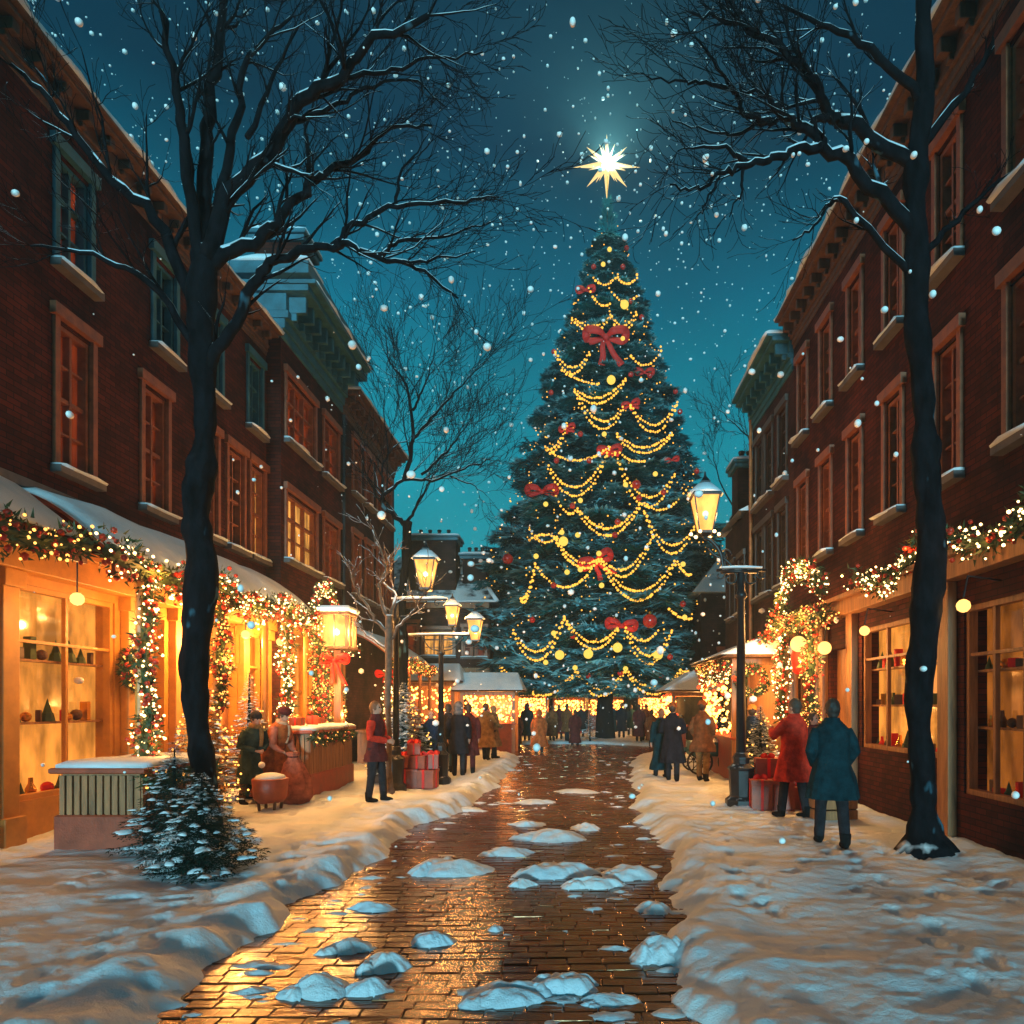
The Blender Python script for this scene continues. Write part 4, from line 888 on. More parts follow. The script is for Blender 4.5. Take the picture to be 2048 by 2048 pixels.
# ---- the great decorated fir
CT = (1.67, 36.0)
PROF = [(2.75, 3.4), (3.3, 5.5), (3.9, 6.2), (5.25, 6.45), (6.6, 6.4), (8.0, 6.15), (9.3, 5.55), (10.7, 5.0), (12.0, 4.6), (13.4, 4.2), (14.8, 3.75), (16.1, 3.4), (17.5, 3.05), (18.9, 2.7), (20.2, 2.3), (21.6, 1.9), (22.7, 1.6), (24.3, 1.15), (25.5, .75), (26.0, .55)]
ct = thing('christmas_tree', 'giant snow-dusted fir standing in the square, taller than every house', 'tree', (*CT, 0))
mb = MB(); mb.tube([(CT[0] - .1, CT[1], -.3), (CT[0] - .15, CT[1], 1.5), (CT[0], CT[1], 4), (CT[0], CT[1], 26.5)], [.55, .42, .38, .03], 12)
for a in range(7): mb.tube([(CT[0], CT[1], 2.2 + a * .1), (CT[0] + 1.6 * math.cos(a * 2.4), CT[1] + 1.6 * math.sin(a * 2.4), 3.0), (CT[0] + 3 * math.cos(a * 2.4), CT[1] + 3 * math.sin(a * 2.4), 3.0)], [.14, .09, .03], 6)
mb.build('trunk', M['bark'], ct, smooth=True)
mb = MB(); sm = MB()
fir_crown(mb, sm, (CT[0], CT[1], 0), PROF, .026, FR, droop=.34, snowp=.75, seed=3, tier=1.25, lump=.05)
n = 26; aa = np.arange(n) * 2 * math.pi / n; rings = []
for z in np.linspace(3.2, 25.8, 60):
    rr = np.interp(z, [p[0] for p in PROF], [p[1] for p in PROF]) * .52 * (1 + .25 * vnoise(np.cos(aa) * 2.5, np.sin(aa) * 2.5, z * 1.4, 51)) * (1 + .12 * math.cos(z * 5.4))
    rings.append(np.stack([CT[0] + rr * np.cos(aa), CT[1] + rr * np.sin(aa), np.full(n, z)], 1))
mb.loft(rings)
n_ = 900; z_ = 25.4 + 2.3 * rng.random(n_) ** 1.1; r_ = .62 * (27.75 - z_) / 2.35 * np.sqrt(rng.random(n_)); a_ = rng.uniform(0, 6.2832, n_); c_ = np.stack([CT[0] + r_ * np.cos(a_), CT[1] + r_ * np.sin(a_), z_], 1)
d_ = np.stack([np.cos(a_) * .75, np.sin(a_) * .75, rng.uniform(.1, 1.0, n_)], 1); d_ /= np.linalg.norm(d_, axis=1)[:, None]; s_ = np.cross(d_, rng.normal(0, 1, (n_, 3))); s_ /= np.linalg.norm(s_, axis=1)[:, None]
V_ = np.stack([c_ - s_ * .022, c_ + s_ * .022, c_ + d_ * rng.uniform(.18, .42, (n_, 1))], 1).reshape(-1, 3); mb.add(V_, np.arange(len(V_)).reshape(-1, 3))
cr = mb.build('crown', M['needle'], ct)
sm.build('crown_frost', M['frost'], cr, smooth=True)
lb = MB(); n_ = 1500; t_ = rng.random(n_); zz_ = 3.0 + 23.5 * (1 - np.sqrt(t_)); aa_ = rng.uniform(0, 6.2832, n_); rr_ = np.interp(zz_, [p[0] for p in PROF], [p[1] for p in PROF]) * rng.uniform(.9, 1.12, n_)
lb.balls(np.stack([CT[0] + rr_ * np.cos(aa_), CT[1] + rr_ * np.sin(aa_), zz_], 1), rng.uniform(.022, .045, n_), 0, 1); tag(lb.build('light_string', M['bead'], ct), kind='stuff')
def Rt(z): return float(np.interp(z, [p[0] for p in PROF], [p[1] for p in PROF]))
def onfir(dx, dy, out_=1.03):
    """point on the front of the fir's surface seen at (dx, dy) of the 1932 px view"""
    z = EYE + (HZ - dy * 1.06) * CT[1] / FPX
    for _ in range(6):
        Rr = Rt(z - .0) * out_; xx0 = (dx * 1.06 - CX) / FPX
        off = max(-.97, min(.97, (xx0 * CT[1] - CT[0]) / max(Rr, .1))); y = CT[1] - Rr * math.sqrt(1 - off * off) ; off = max(-.985, min(.985, (xx0 * y - CT[0]) / max(Rr, .1)))
        y = CT[1] - Rr * math.sqrt(1 - off * off); z = EYE + (HZ - dy * 1.06) * y / FPX
    return np.array([CT[0] + Rr * off, y - .06, z])
# star
root = thing('star', 'large glowing many-pointed gold star above the tip of the giant fir', 'star', (CT[0], CT[1], 26.8), None)
S = np.array([CT[0] - .03, CT[1], 29.5]); mb = MB()
def spike(d, L, w):
    d = unit(np.array(d, float)); a = unit(np.cross(d, [.3, 1, .2])); b = np.cross(d, a)
    mb.add([S + a * w, S + b * w, S - a * w, S - b * w, S + d * L], [(0, 1, 4), (1, 2, 4), (2, 3, 4), (3, 0, 4)])
for k in range(16):
    a = k * math.pi / 8 + math.pi / 2; L = 1.75 if k % 4 == 0 else (1.5 if k % 2 == 0 else 1.05)
    spike((math.cos(a), .12 * (-1) ** k, math.sin(a)), L, .20 if k % 2 == 0 else .13)
for k in range(10): spike(rng.normal(0, 1, 3), 1.0, .13)
mb.build('rays', M['star'], root)
mb = MB(); mb.tube([(CT[0], CT[1], 26.5), (CT[0], CT[1], 29.2)], .018, 6); mb.build('rod', M['ball_gold'], root)
lamp('star_lamp', (S[0], S[1] - .32, S[2]), 1300, (1, .84, .42), .07, root)
spl = bpy.data.lights.new('star_halo_fill', 'SPOT'); spl.energy = 13000; spl.color = (.30, .92, .95); spl.spot_size = R(180); spl.spot_blend = .6; spl.shadow_soft_size = .1  # teal spot added to brighten the haze above and round the star
spo = bpy.data.objects.new('star_halo_fill', spl); col.objects.link(spo); spo.parent = root; spo.location = (0, -.5, 2.3); spo.rotation_euler = (R(180), 0, 0)
# bead garlands: (x0, y0, x1, y1, sag, strands) in the 1932 px view
SW = [(1120, 525, 1165, 520, 16, 1), (1165, 525, 1205, 520, 14, 1), (1110, 545, 1150, 575, 14, 1), (1150, 545, 1200, 560, 18, 1), (1080, 600, 1150, 600, 16, 2), (1150, 590, 1200, 590, 26, 2),
      (1048, 665, 1112, 665, 30, 2), (1190, 672, 1250, 655, 26, 1), (1060, 700, 1130, 725, 6, 1), (1085, 735, 1180, 715, 26, 2), (1085, 735, 1175, 770, 42, 2), (1190, 765, 1275, 760, 40, 2),
      (1030, 845, 1070, 800, 18, 2), (1165, 820, 1265, 818, 26, 2), (1035, 850, 1148, 845, 22, 1), (1035, 880, 1150, 845, 56, 2), (1160, 855, 1270, 895, 62, 2), (1170, 855, 1215, 870, 8, 1),
      (1045, 925, 1090, 960, 24, 1), (1090, 960, 1205, 955, 40, 2), (1215, 950, 1290, 925, 24, 1), (1215, 965, 1305, 995, 48, 2), (1000, 1000, 1060, 1000, 24, 1), (1000, 1020, 1050, 1015, -8, 1), (1050, 1020, 1130, 1055, 22, 2), (1135, 1055, 1230, 1010, 40, 2),
      (985, 1130, 1010, 1065, 18, 2), (1010, 1065, 1125, 1060, 46, 1), (1135, 1060, 1270, 1060, 56, 2), (1275, 1060, 1300, 1085, 8, 1), (970, 1190, 1065, 1165, 52, 2), (1065, 1165, 1165, 1185, 36, 2), (1180, 1185, 1265, 1190, 50, 2), (1180, 1185, 1240, 1190, 22, 1), (1260, 1150, 1300, 1168, 6, 1),
      (945, 1255, 1080, 1275, 34, 2), (1090, 1265, 1095, 1262, 4, 1), (1085, 1262, 1180, 1262, 38, 2), (1180, 1262, 1280, 1265, 34, 2), (1280, 1265, 1355, 1245, 12, 2)]
rows = {}
for i, (x0, y0, x1, y1, sag, st) in enumerate(SW):
    if abs(x1 - x0) < 10: continue
    mb = MB(); n = max(10, int(abs(x1 - x0) / 4.4))
    for s_ in range(st):
        cs = []
        for k in range(n + 1):
            t = k / n; yy = y0 + (y1 - y0) * t + sag * 4 * t * (1 - t) * (1 + .22 * s_); cs.append(onfir(x0 + (x1 - x0) * t + rng.normal(0, .5), yy + s_ * 5 + rng.normal(0, .7), 1.13))
        mb.balls(cs, rng.uniform(.045, .072, len(cs)), 0, 1)
    fr_ = (x0 + x1) / 2 - 1145; side = 'left' if fr_ < -45 else ('right' if fr_ > 45 else 'middle')
    lvl = (1275 - (y0 + y1) / 2 - sag * .7) / 870; part = 'lowest edge' if y0 > 1235 else ('lower third' if y0 > 1000 else ('middle third' if y0 > 790 else 'upper third'))
    rows.setdefault((side, part), []).append((y0, x0, mb))
ordn = ['topmost', 'second highest', 'third highest', 'fourth highest', 'fifth highest', 'sixth highest', 'seventh highest', 'eighth highest']
for (side, part), lst in rows.items():
    lst.sort(key=lambda q: (q[0], q[1]))
    for k, (y0, x0, mb) in enumerate(lst):
        c = np.concatenate(mb.v).mean(0)
        e = mb.mesh('bead_garland', M['bead'], True, c); o = bpy.data.objects.new('bead_garland', e); col.objects.link(o); o.location = c
        which = ordn[k] if len(lst) > 1 else 'only'
        tag(o, f'gold bead swag, {which} on the {side} of the giant fir\'s {part}', 'garland', 'gold bead garlands on the giant fir')
def bauble(dx, dy, r, kind, lb, group):
    p = onfir(dx, dy, 1.15); mb = MB(); mb.ball(tuple(p), r, 0, 3)
    o = thing('bauble', lb, 'bauble', tuple(p), group); mb.build('ball', M[kind], o, smooth=True)
    mb = MB(); mb.lathe([(r * .22, p[2] + r * .9), (r * .22, p[2] + r * 1.12), (r * .05, p[2] + r * 1.3)], (p[0], p[1], 0), 6); mb.build('cap', M['ball_gold'], o)
ONES = 'x first second third fourth fifth sixth seventh eighth ninth tenth eleventh twelfth thirteenth fourteenth fifteenth sixteenth seventeenth eighteenth nineteenth twentieth'.split()
def nth(k): k += 1; return ONES[k] if k <= 20 else ('twenty-' + ONES[k - 20] if k < 30 else 'thirtieth')
for q_, (dx, dy) in enumerate(sorted([(1120, 505), (1175, 505), (1182, 470), (1100, 548), (1210, 600), (1045, 665), (1190, 708), (1225, 710), (1040, 742), (1272, 740), (1280, 778), (1112, 870), (1050, 870), (1310, 890), (1165, 985), (1205, 940), (1080, 955), (1160, 1010), (1285, 1140), (1080, 1200), (1005, 1170), (1170, 1270), (1110, 1275), (1245, 1275), (1262, 1240), (1045, 1105), (1100, 1290), (1190, 570), (1095, 820), (1250, 930)], key=lambda q: (q[1], q[0]))):
    bauble(dx, dy, .13, 'ball_red', f'small red ball on the giant fir, {nth(q_)} highest of the small red ones', 'small red baubles on the giant fir')
bauble(1225, 1172, .30, 'ball_red', 'biggest red ball, low on the right side of the giant fir', 'large baubles on the giant fir')
bauble(960, 1055, .24, 'ball_red', 'large red ball at the left edge of the giant fir, by the lamp top', 'large baubles on the giant fir')
bauble(1200, 915, .20, 'ball_red', 'large red ball just right of the axis, halfway up the giant fir', 'large baubles on the giant fir')
for q_, (dx, dy) in enumerate(sorted([(1150, 472), (1138, 500), (1175, 640), (1030, 952), (1140, 820), (1180, 915), (1235, 895), (1060, 1005), (1012, 1050), (1095, 945), (1090, 1010), (1288, 1165), (1135, 1105), (1070, 1080), (1095, 1075), (1085, 1260), (1285, 1065), (1045, 1195), (1030, 1250), (1180, 1262), (1130, 1045)], key=lambda q: (q[1], q[0]))):
    bauble(dx, dy, .11, 'ball_lit', f'small glowing yellow ball on the giant fir, {nth(q_)} highest of the small yellow ones', 'small yellow ball lamps on the giant fir')
for k, (dx, dy, lb) in enumerate([(1178, 576, 'glowing yellow ball high up, just above the biggest red bow'), (1153, 718, 'glowing yellow ball right below the tails of the biggest red bow'), (1063, 1022, 'glowing yellow ball left of the axis, level with the right lantern'), (1165, 1222, 'glowing yellow ball near the bottom centre of the giant fir'), (1056, 1236, 'glowing yellow ball near the bottom left of the giant fir'), (1110, 1234, 'glowing yellow ball between the two lowest big ones'), (1240, 1236, 'glowing yellow ball near the bottom right of the giant fir'), (1355, 1228, 'glowing yellow ball at the lowest right tip of the giant fir')]):
    bauble(dx, dy, .20, 'ball_lit', lb, 'large yellow ball lamps on the giant fir')
def ribbon(mb, pts, w, nrm=(0, -1, 0), m=0, th=.02):
    p = catmull(pts, 5); t = np.gradient(p, axis=0); s = np.cross(t, np.array(nrm)); s /= np.linalg.norm(s, axis=1)[:, None] + 1e-9
    W = w * np.ones(len(p)) if np.isscalar(w) else np.interp(np.linspace(0, 1, len(p)), np.linspace(0, 1, len(w)), w)
    N = np.array(nrm) * th; rings = [np.array([p[i] + s[i] * W[i], p[i] - s[i] * W[i], p[i] - s[i] * W[i] - N, p[i] + s[i] * W[i] - N]) for i in range(len(p))]
    mb.loft(rings, m)
def bow(c, s, label, group, tails=1.0, rot=0):
    c = np.array(c); o = thing('bow', label, 'bow', tuple(c), group); cr_, sr_ = math.cos(rot), math.sin(rot)
    def q(x, z, y=0):
        return c + np.array([(x * cr_ - z * sr_) * s, y * s, (x * sr_ + z * cr_) * s])
    for sg in (-1, 1):
        mb = MB(); ribbon(mb, [q(0, 0, -.05), q(sg * .25, .16, -.22), q(sg * .62, .22, -.15), q(sg * .68, .0, -.08), q(sg * .55, -.10, -.02), q(sg * .25, -.03, .0), q(0, 0, -.02)], [.05 * s, .13 * s, .16 * s, .13 * s, .13 * s, .10 * s, .05 * s]); mb.build('loop', M['ribbon'], o, smooth=True)
        if tails:
            mb = MB(); ribbon(mb, [q(0, 0, -.04), q(sg * .12, -.3, -.12), q(sg * (.1 if sg < 0 else .3), -.62 * tails, -.08), q(sg * (.16 if sg < 0 else .55), -.98 * tails, -.12)], [.05 * s, .09 * s, .10 * s, .12 * s]); mb.build('tail', M['ribbon'], o, smooth=True)
    mb = MB(); mb.ball(tuple(q(0, 0, -.1)), .12 * s, 0, 2, (1, .7, 1)); mb.build('knot', M['ribbon'], o, smooth=True)
bow(onfir(1143, 640, 1.12), 1.35, 'biggest red bow with long tails, high on the front of the giant fir', 'red bows on the giant fir')
for dx, dy, s, lb, tl, ro in [(1105, 550, .62, 'small red bow on the upper left of the giant fir', 0, .1), (1190, 765, .55, 'small red bow right of centre in the upper part of the giant fir', .5, .3), (1215, 705, .6, 'red bow at the right just under the biggest bow', 0, 0), (1150, 852, .7, 'red bow in the exact middle of the giant fir', .4, .1), (1023, 930, .95, 'wide red bow on the left side of the giant fir', 0, 0), (1125, 1060, .95, 'red bow with ragged tails in the lower middle of the giant fir', .9, .4), (1172, 1182, .85, 'red bow above the lowest swags of the giant fir', 0, -.1), (1070, 810, .5, 'small red bow at the left a little above halfway up the giant fir', .5, .3), (1265, 870, .45, 'small red bow at the right edge halfway up the giant fir', 0, .2)]:
    bow(onfir(dx, dy, 1.1), s, lb, 'red bows on the giant fir', tl, ro)

# ---- small firs
FZ = P(400, 1790, 7.2)
small_fir('little snowy fir in the lower left corner in front of the big bare trunk', -4.0, 7.5, gz(-4.0, 7.5) - .08, 1.15, .66, 41, fine=1.5)
small_fir('little snowy fir at the left, half hidden behind the big bare trunk', -4.75, 8.3, -.05, 1.35, .62, 42, fine=1.5)
small_fir('snowy fir with gift boxes at its foot, behind the left lamp post', P(820, 0, 16.3).x, 15.7, 0, 2.3, .85, 43, lights=90, snowp=.5, lump=2, fine=1.5)
small_fir('snowy fir in an iron pot right of the right lamp post', P(1521, 0, 12.9).x, 12.9, .42, 1.35, .42, 44, pot=.42, lights=60, snowp=.5, lump=2, fine=1.5)
small_fir('slim snowy fir standing against the ochre shop door', -6.05, 13.0, 0, 2.45, .5, 45, lights=50, snowp=.4, lump=2, fine=1.4)
small_fir('distant small fir by the left market stalls', P(1011, 0, 30).x, 30, 0, 1.9, .42, 46, fine=.7)
small_fir('distant small fir right under the trunk of the giant fir', P(1180, 0, 33).x, 33, 0, 1.4, .5, 47, fine=.7)
small_fir('dark small fir behind the brown-coated walker on the right', P(1440, 0, 19).x, 19, 0, 2.0, .55, 48, lights=40)
small_fir('fir in lights at the left edge beside the ochre shop', -5.7, 10.7, 0, 2.35, .62, 49, lights=160, snowp=.3, lump=2, fine=1.4)
# ================================================================== street lamps
def lantern(par, c, s, power, chain=False):
    """four-sided tapered street lantern, c = bottom centre, s = glass height"""
    x, y, z = c; q = math.sqrt(2)
    o = bpy.data.objects.new('lantern', None); col.objects.link(o); o.parent = par; o.location = Vector(c) - thing_loc(par)
    mb = MB(); mb.lathe([(.17 * s * q, z + .04 * s), (.34 * s * q, z + .98 * s)], (x, y, 0), 4)
    mb.build('glass', M['lantern_glass'], o).visible_shadow = True
    mb = MB()
    for a in range(4):
        t = a * math.pi / 2 + math.pi / 4; u = np.array([math.cos(t), math.sin(t)])
        p0 = (x + u[0] * .175 * s * q, y + u[1] * .175 * s * q, z); p1 = (x + u[0] * .35 * s * q, y + u[1] * .35 * s * q, z + s)
        mb.tube([p0, p1], .022 * s, 5)
    mb.lathe([(.05 * s, z - .18 * s), (.09 * s, z - .10 * s), (.20 * s * q, z - .03 * s), (.20 * s * q, z + .04 * s)], (x, y, 0), 4)
    mb.lathe([(.39 * s * q, z + .97 * s), (.39 * s * q, z + 1.02 * s), (.27 * s * q, z + 1.16 * s), (.13 * s * q, z + 1.34 * s), (.13 * s * q, z + 1.42 * s), (.16 * s, z + 1.43 * s), (.05 * s, z + 1.56 * s), (.02 * s, z + 1.70 * s)], (x, y, 0), 4)
    mb.build('cage', M['iron_plain'], o)
    mb = MB(); mb.lathe([(.36 * s * q, z + 1.055 * s), (.29 * s * q, z + 1.17 * s), (.15 * s * q, z + 1.345 * s)], (x, y, 0), 12); mb.build('snow_cap', M['snowsoft'], o, smooth=True)
    if power:
        for dx, dy in ((0, -1), (0, 1), (-1, 0), (1, 0)): lamp('lamp_light', (x + dx * s * .42, y + dy * s * .42, z + .45 * s), power / 4, (1, .45, .12), .09 * s, par)
def scroll(mb, c, r, a0, a1, ux, w, up=1):
    pts = []
    for k in range(14):
        t = k / 13; a = a0 + (a1 - a0) * t; rr = r * (1 - .7 * t); pts.append((c[0] + ux[0] * rr * math.cos(a), c[1] + ux[1] * rr * math.cos(a), c[2] + up * rr * math.sin(a)))
    mb.tube(pts, w, 5)
def post(par, x, y, H, s=1.0):
    z = gz(x, y) - .03; mb = MB()
    mb.lathe([(.24 * s, z), (.24 * s, z + .12), (.17 * s, z + .18), (.19 * s, z + .62), (.21 * s, z + .66), (.12 * s, z + .74), (.13 * s, z + .84), (.085 * s, z + .92)], (x, y, 0), 8)
    b = mb.build('base', M['iron'], par, bevel=.01)
    mb = MB(); mb.lathe([(.075 * s, z + .9), (.055 * s, H - .45), (.09 * s, H - .42), (.09 * s, H - .36), (.06 * s, H - .33), (.05 * s, H), (.03 * s, H + .05)], (x, y, 0), 12); mb.build('pole', M['iron_plain'], par, smooth=True)
def lamp_r():
    x, y = P(1482, 0, 12).x, 12.0; H = 4.0
    o = thing('street_lamp', 'ornate iron street lamp nearest on the right, its lantern held out to the left', 'street lamp', (x, y, 0), 'iron street lamps')
    post(o, x, y, H, 1.15); mb = MB()
    mb.rbox((x - .03, y, H + .02), (.62, .12, .06), ch=.01); mb.tube([(x - .42, y, H + .04), (x, y, H + .06), (x + .42, y, H + .04)], .025, 6)
    for sg in (-1, 1):
        scroll(mb, (x + sg * .19, y, H - .10), .14, 1.6, 7.5, (sg, 0), .018); scroll(mb, (x + sg * .36, y, H - .04), .10, 1.5, 7.0, (sg, 0), .015)
    lx = P(1410, 0, 12).x; zb = P(0, 1066, 12).z
    mb.tube(catmull([(x - .30, y, H + .04), (x - .36, y, H + .35), (lx + .10, y, H + .55), (lx + .02, y, zb - .1)], 6), .036, 7)
    mb.tube(catmull([(x - .10, y, H + .04), (x - .26, y, H + .22), (x - .45, y, H + .30), (lx + .05, y, zb - .25)], 6), .022, 6)
    scroll(mb, (x - .28, y, H + .30), .12, 0, 6.5, (1, 0), .014)
    mb.build('bracket', M['iron'], o, smooth=True)
    s = MB(); F = FC(y, x); snow_strip(s, F, -.36, .34, -.05, .06, H + .075, .05, 2); s.build('bracket_snow', M['snowsoft'], o, smooth=True)
    mb = MB(); mb.balls([(lx + .24 * math.cos(a), y + .24 * math.sin(a), zb - .02) for a in np.arange(6) * 1.047], .03, 0, 2); mb.build('bulb_ring', M['bulb_white'], o, smooth=True)
    lantern(o, (lx, y, zb), .62, 95)
lamp_r()
def lamp_l(label, px, d, barz, bx0, bx1, lan, s=1.0, power=150):
    x = P(px, 0, d).x; o = thing('street_lamp', label, 'street lamp', (x, d, 0), 'iron street lamps'); post(o, x, d, barz, s)
    a, b = P(bx0, 0, d).x, P(bx1, 0, d).x; mb = MB(); mb.tube([(a, d, barz), ((a + b) / 2, d, barz + .015), (b, d, barz)], .025, 6)
    for sg, e in ((-1, a), (1, b)):
        if abs(e - x) > .15: mb.tube(catmull([(x, d, barz - .35), (x + (e - x) * .35, d, barz - .28), (x + (e - x) * .6, d, barz - .02)], 5), .014, 5); scroll(mb, (x + (e - x) * .8, d, barz - .07), .07, 1.6, 7, (sg, 0), .012)
    for (lx, kind, ls) in lan:
        X = P(lx, 0, d).x
        if kind == 'up': mb.tube([(X, d, barz), (X, d, barz + .16)], .022, 6)
        else: mb.tube(catmull([(X, d, barz), (X + .06, d, barz + .25), (X + .02, d, barz + .42)], 4), .014, 5)
    mb.build('bracket', M['iron'], o, smooth=True)
    sn = MB(); snow_strip(sn, FC(d), a, b, -.03, .035, barz + .024, .05, px); sn.build('bracket_snow', M['snowsoft'], o, smooth=True)
    for (lx, kind, ls) in lan:
        X = P(lx, 0, d).x; lantern(o, (X, d, barz + (.22 if kind == 'up' else -.12)), ls, power)
lamp_l('iron street lamp with a single large lantern on the left, among the frosted branches', 792, 14.2, 3.86, 785, 895, [(852, 'up', .58)], .9, 180)
lamp_l('iron street lamp with two lanterns on its crossbar, beside the gift boxes', 882, 15.6, 3.28, 818, 955, [(905, 'up', .42), (950, 'down', .46)], .95, 130)

# ================================================================== garlands, awnings, stalls
def garland_mesh(pts, r, dens=260, red=.30, bulbs=26, seed=0, needle=.085):
    rg = np.random.default_rng(seed); p = catmull(pts, 8); seg = np.linalg.norm(np.diff(p, axis=0), axis=1); cum = np.r_[0, np.cumsum(seg)]; L = cum[-1]
    def along(n, spread):
        s = rg.random(n) * L; q = np.stack([np.interp(s, cum, p[:, k]) for k in range(3)], 1); d = rg.normal(0, 1, (n, 3)); d /= np.linalg.norm(d, axis=1)[:, None]
        return q + d * r * (rg.random(n) ** .5)[:, None] * spread * (1 + .35 * np.sin(s * 5 + seed))[:, None], d
    g, rd, bl = MB(), MB(), MB(); n = int(L * dens); c, d = along(n, 1.0); dd = d + rg.normal(0, .5, (n, 3)); dd /= np.linalg.norm(dd, axis=1)[:, None]
    s_ = np.cross(dd, rg.normal(0, 1, (n, 3))); s_ /= np.linalg.norm(s_, axis=1)[:, None]; l = needle * rg.uniform(.7, 1.5, (n, 1)); w = .018
    V = np.stack([c - s_ * w, c + s_ * w, c + dd * l], 1).reshape(-1, 3); g.add(V, np.arange(len(V)).reshape(-1, 3)); g.tube(p, r * .4, 6)
    k = int(L * dens * red * .16)
    if k: cc, _ = along(k, 1.15); rd.balls(cc, rg.uniform(.018, .05, k), 0, 1)
    k = int(L * bulbs * 1.5)
    cc, _ = along(k, 1.25); bl.balls(cc, rg.uniform(.010, .024, k), 0, 1)
    return g, rd, bl
def garland(label, pts, r=.14, dens=260, red=.3, bulbs=26, seed=0, group='lit garlands along the street', cat='garland', name='garland', white=True, light=0, closed=False):
    c = np.mean([tuple(p) for p in pts], 0); o = thing(name, label, cat, tuple(c), group); g, rd, bl = garland_mesh(pts, r, dens, red, bulbs, seed)
    g.build('greenery', M['holly'], o)
    if rd.n: rd.build('berries', M['holly_red'], o, smooth=True)
    if bl.n: tag(bl.build('light_string', [M['bulb_white' if white and seed % 2 else 'bulb_warm']], o), kind='stuff')
    if light:
        p = catmull(pts, 6); seg = np.r_[0, np.cumsum(np.linalg.norm(np.diff(p, axis=0), axis=1))]; n = max(1, int(round(seg[-1] / 1.6)))
        for k in range(n):
            s = (k + .5) / n * seg[-1]; q = [np.interp(s, seg, p[:, j]) for j in range(3)]; q[0] += (-1 if q[0] > 0 else 1) * (r + .06); q[2] -= .05
            lamp('bulb_light', q, light, (1, .40, .09), .05, o)
    return o
def awning(par, F, u0, u1, w, zw, ze, mat_='redwood', seed=0):
    mb = MB(); n = 9; th = .05
    def prof(t): return (w * t, zw + (ze - zw) * (t ** 1.7))
    for i in range(n - 1):
        (a, b), (c, d) = prof(i / (n - 1)), prof((i + 1) / (n - 1)); a = max(a, .004)
        mb.add([F.p(u0, b, a), F.p(u1, b, a), F.p(u1, d, c), F.p(u0, d, c), F.p(u0, b - th, a), F.p(u1, b - th, a), F.p(u1, d - th, c), F.p(u0, d - th, c)], [(0, 1, 2, 3), (7, 6, 5, 4), (0, 3, 7, 4), (1, 5, 6, 2)])
    F.box(mb, u0, u1, ze - .24, ze - .002, w - .03, w + .02); a_ = mb.build('awning', M[mat_], par)
    sn = MB(); nu = max(5, int((u1 - u0) / .25)); us = np.linspace(u0 - .04, u1 + .04, nu); rings = []
    for k, u in enumerate(us):
        e = math.sin(math.pi * min(1, max(0, (k / (nu - 1)))) ) ** .25 * .9 + .1; top = []; bot = []
        for i in range(n):
            a, b = prof(i / (n - 1)); a = max(a, .01) if i < n - 1 else a + .06; t = (.20 if i < n - 1 else .04) * e * (1 + .25 * float(vnoise(u * 1.3, i * .5, seed, 41)))
            top.append(F.p(u, b + t, a)); bot.append(F.p(u, b + .003, a))
        rings.append(np.array(top + bot[::-1]))
    sn.loft(rings); sn.build('awning_snow', M['snow'], a_, smooth=True)
    return a_
FLa, FLb, FRa = FL(-7.1), FL(-6.77), FRt(5.0)
awning(bA, FLa, 3.2, 8.3, 1.3, 4.4, 3.65, seed=1); awning(bA, FLa, 8.8, 15.9, 1.3, 4.45, 3.62, seed=2)
awning(bC, FLb, 20.6, 25.9, 1.5, 3.9, 3.0, seed=3)
for y in (9.4, 11.4, 13.2, 15.2): mb = MB(); mb.lathe([(.10, -.2), (.10, .25), (.065, .3), (.055, 3.3), (.09, 3.38), (.09, 3.6)], (-5.84, y, 0), 10); mb.build('awning_post', M['shop_yellow'], bA, smooth=False)
EX = -5.72
garland('thick lit garland along the edge of the big snowy awning, with red berries', [(EX, y, 3.55 + .09 * math.sin(y * 2.4)) for y in np.arange(8.6, 16.3, .6)], .24, 420, .9, 46, 1, light=40)
garland('lit garland on the near awning above the left edge of the street', [(EX, y, 3.55 + .09 * math.sin(y * 2.4)) for y in np.arange(3.4, 8.5, .6)], .22, 300, .8, 36, 2, light=1.5)
for i, (x, y, z0, z1, lb, rr) in enumerate([(-5.76, 11.4, 1.7, 3.4, 'lit garland wound round the awning post beside the big bare trunk', .14), (-5.72, 13.9, .9, 3.3, 'lit red and green garland hanging in front of the ochre shop doors', .15), (-5.6, 15.2, 1.1, 3.3, 'lit garland on the last awning post, left of the box lantern', .14), (-5.36, 16.0, .9, 2.2, 'lit garland on the post under the box lantern', .12), (-6.2, 17.5, 1.0, 3.2, 'lit garland beside the shop window under the blue-corniced house', .16), (-5.3, 19.8, .8, 2.7, 'lit garland on the near post of the second snowy awning', .14), (-5.3, 21.8, .8, 2.7, 'lit garland on the far post of the second snowy awning', .14), (-5.76, 9.4, .6, 3.4, 'lit garland on the awning post left of the big bare trunk', .15)]):
    garland(lb, [(x + .03 * math.sin(z * 9), y + .04 * math.cos(z * 9), z) for z in np.linspace(z0, z1, 7)], rr, 380, .9, 60, 10 + i, light=8 if y < 10 else 42)
garland('lit garland arch rising above the far end of the big awning', [(-5.75, 15.4, 3.7), (-5.75, 15.7, 4.25), (-5.75, 16.2, 4.45), (-5.75, 16.8, 4.1), (-5.75, 17.3, 3.5)], .13, 330, .8, 50, 21, light=12)
garland('lit garland under the second snowy awning on the left', [(-5.2, y, 2.95 + .08 * math.sin(y * 2)) for y in np.arange(20.3, 26.2, .8)], .2, 300, .8, 40, 22, light=36)
garland('lit garland under the shop cornice of the blue-corniced house', [(-6.3, y, 3.3 + .08 * math.sin(y * 3)) for y in np.arange(16.6, 20.3, .7)], .18, 300, .8, 40, 23, light=16)
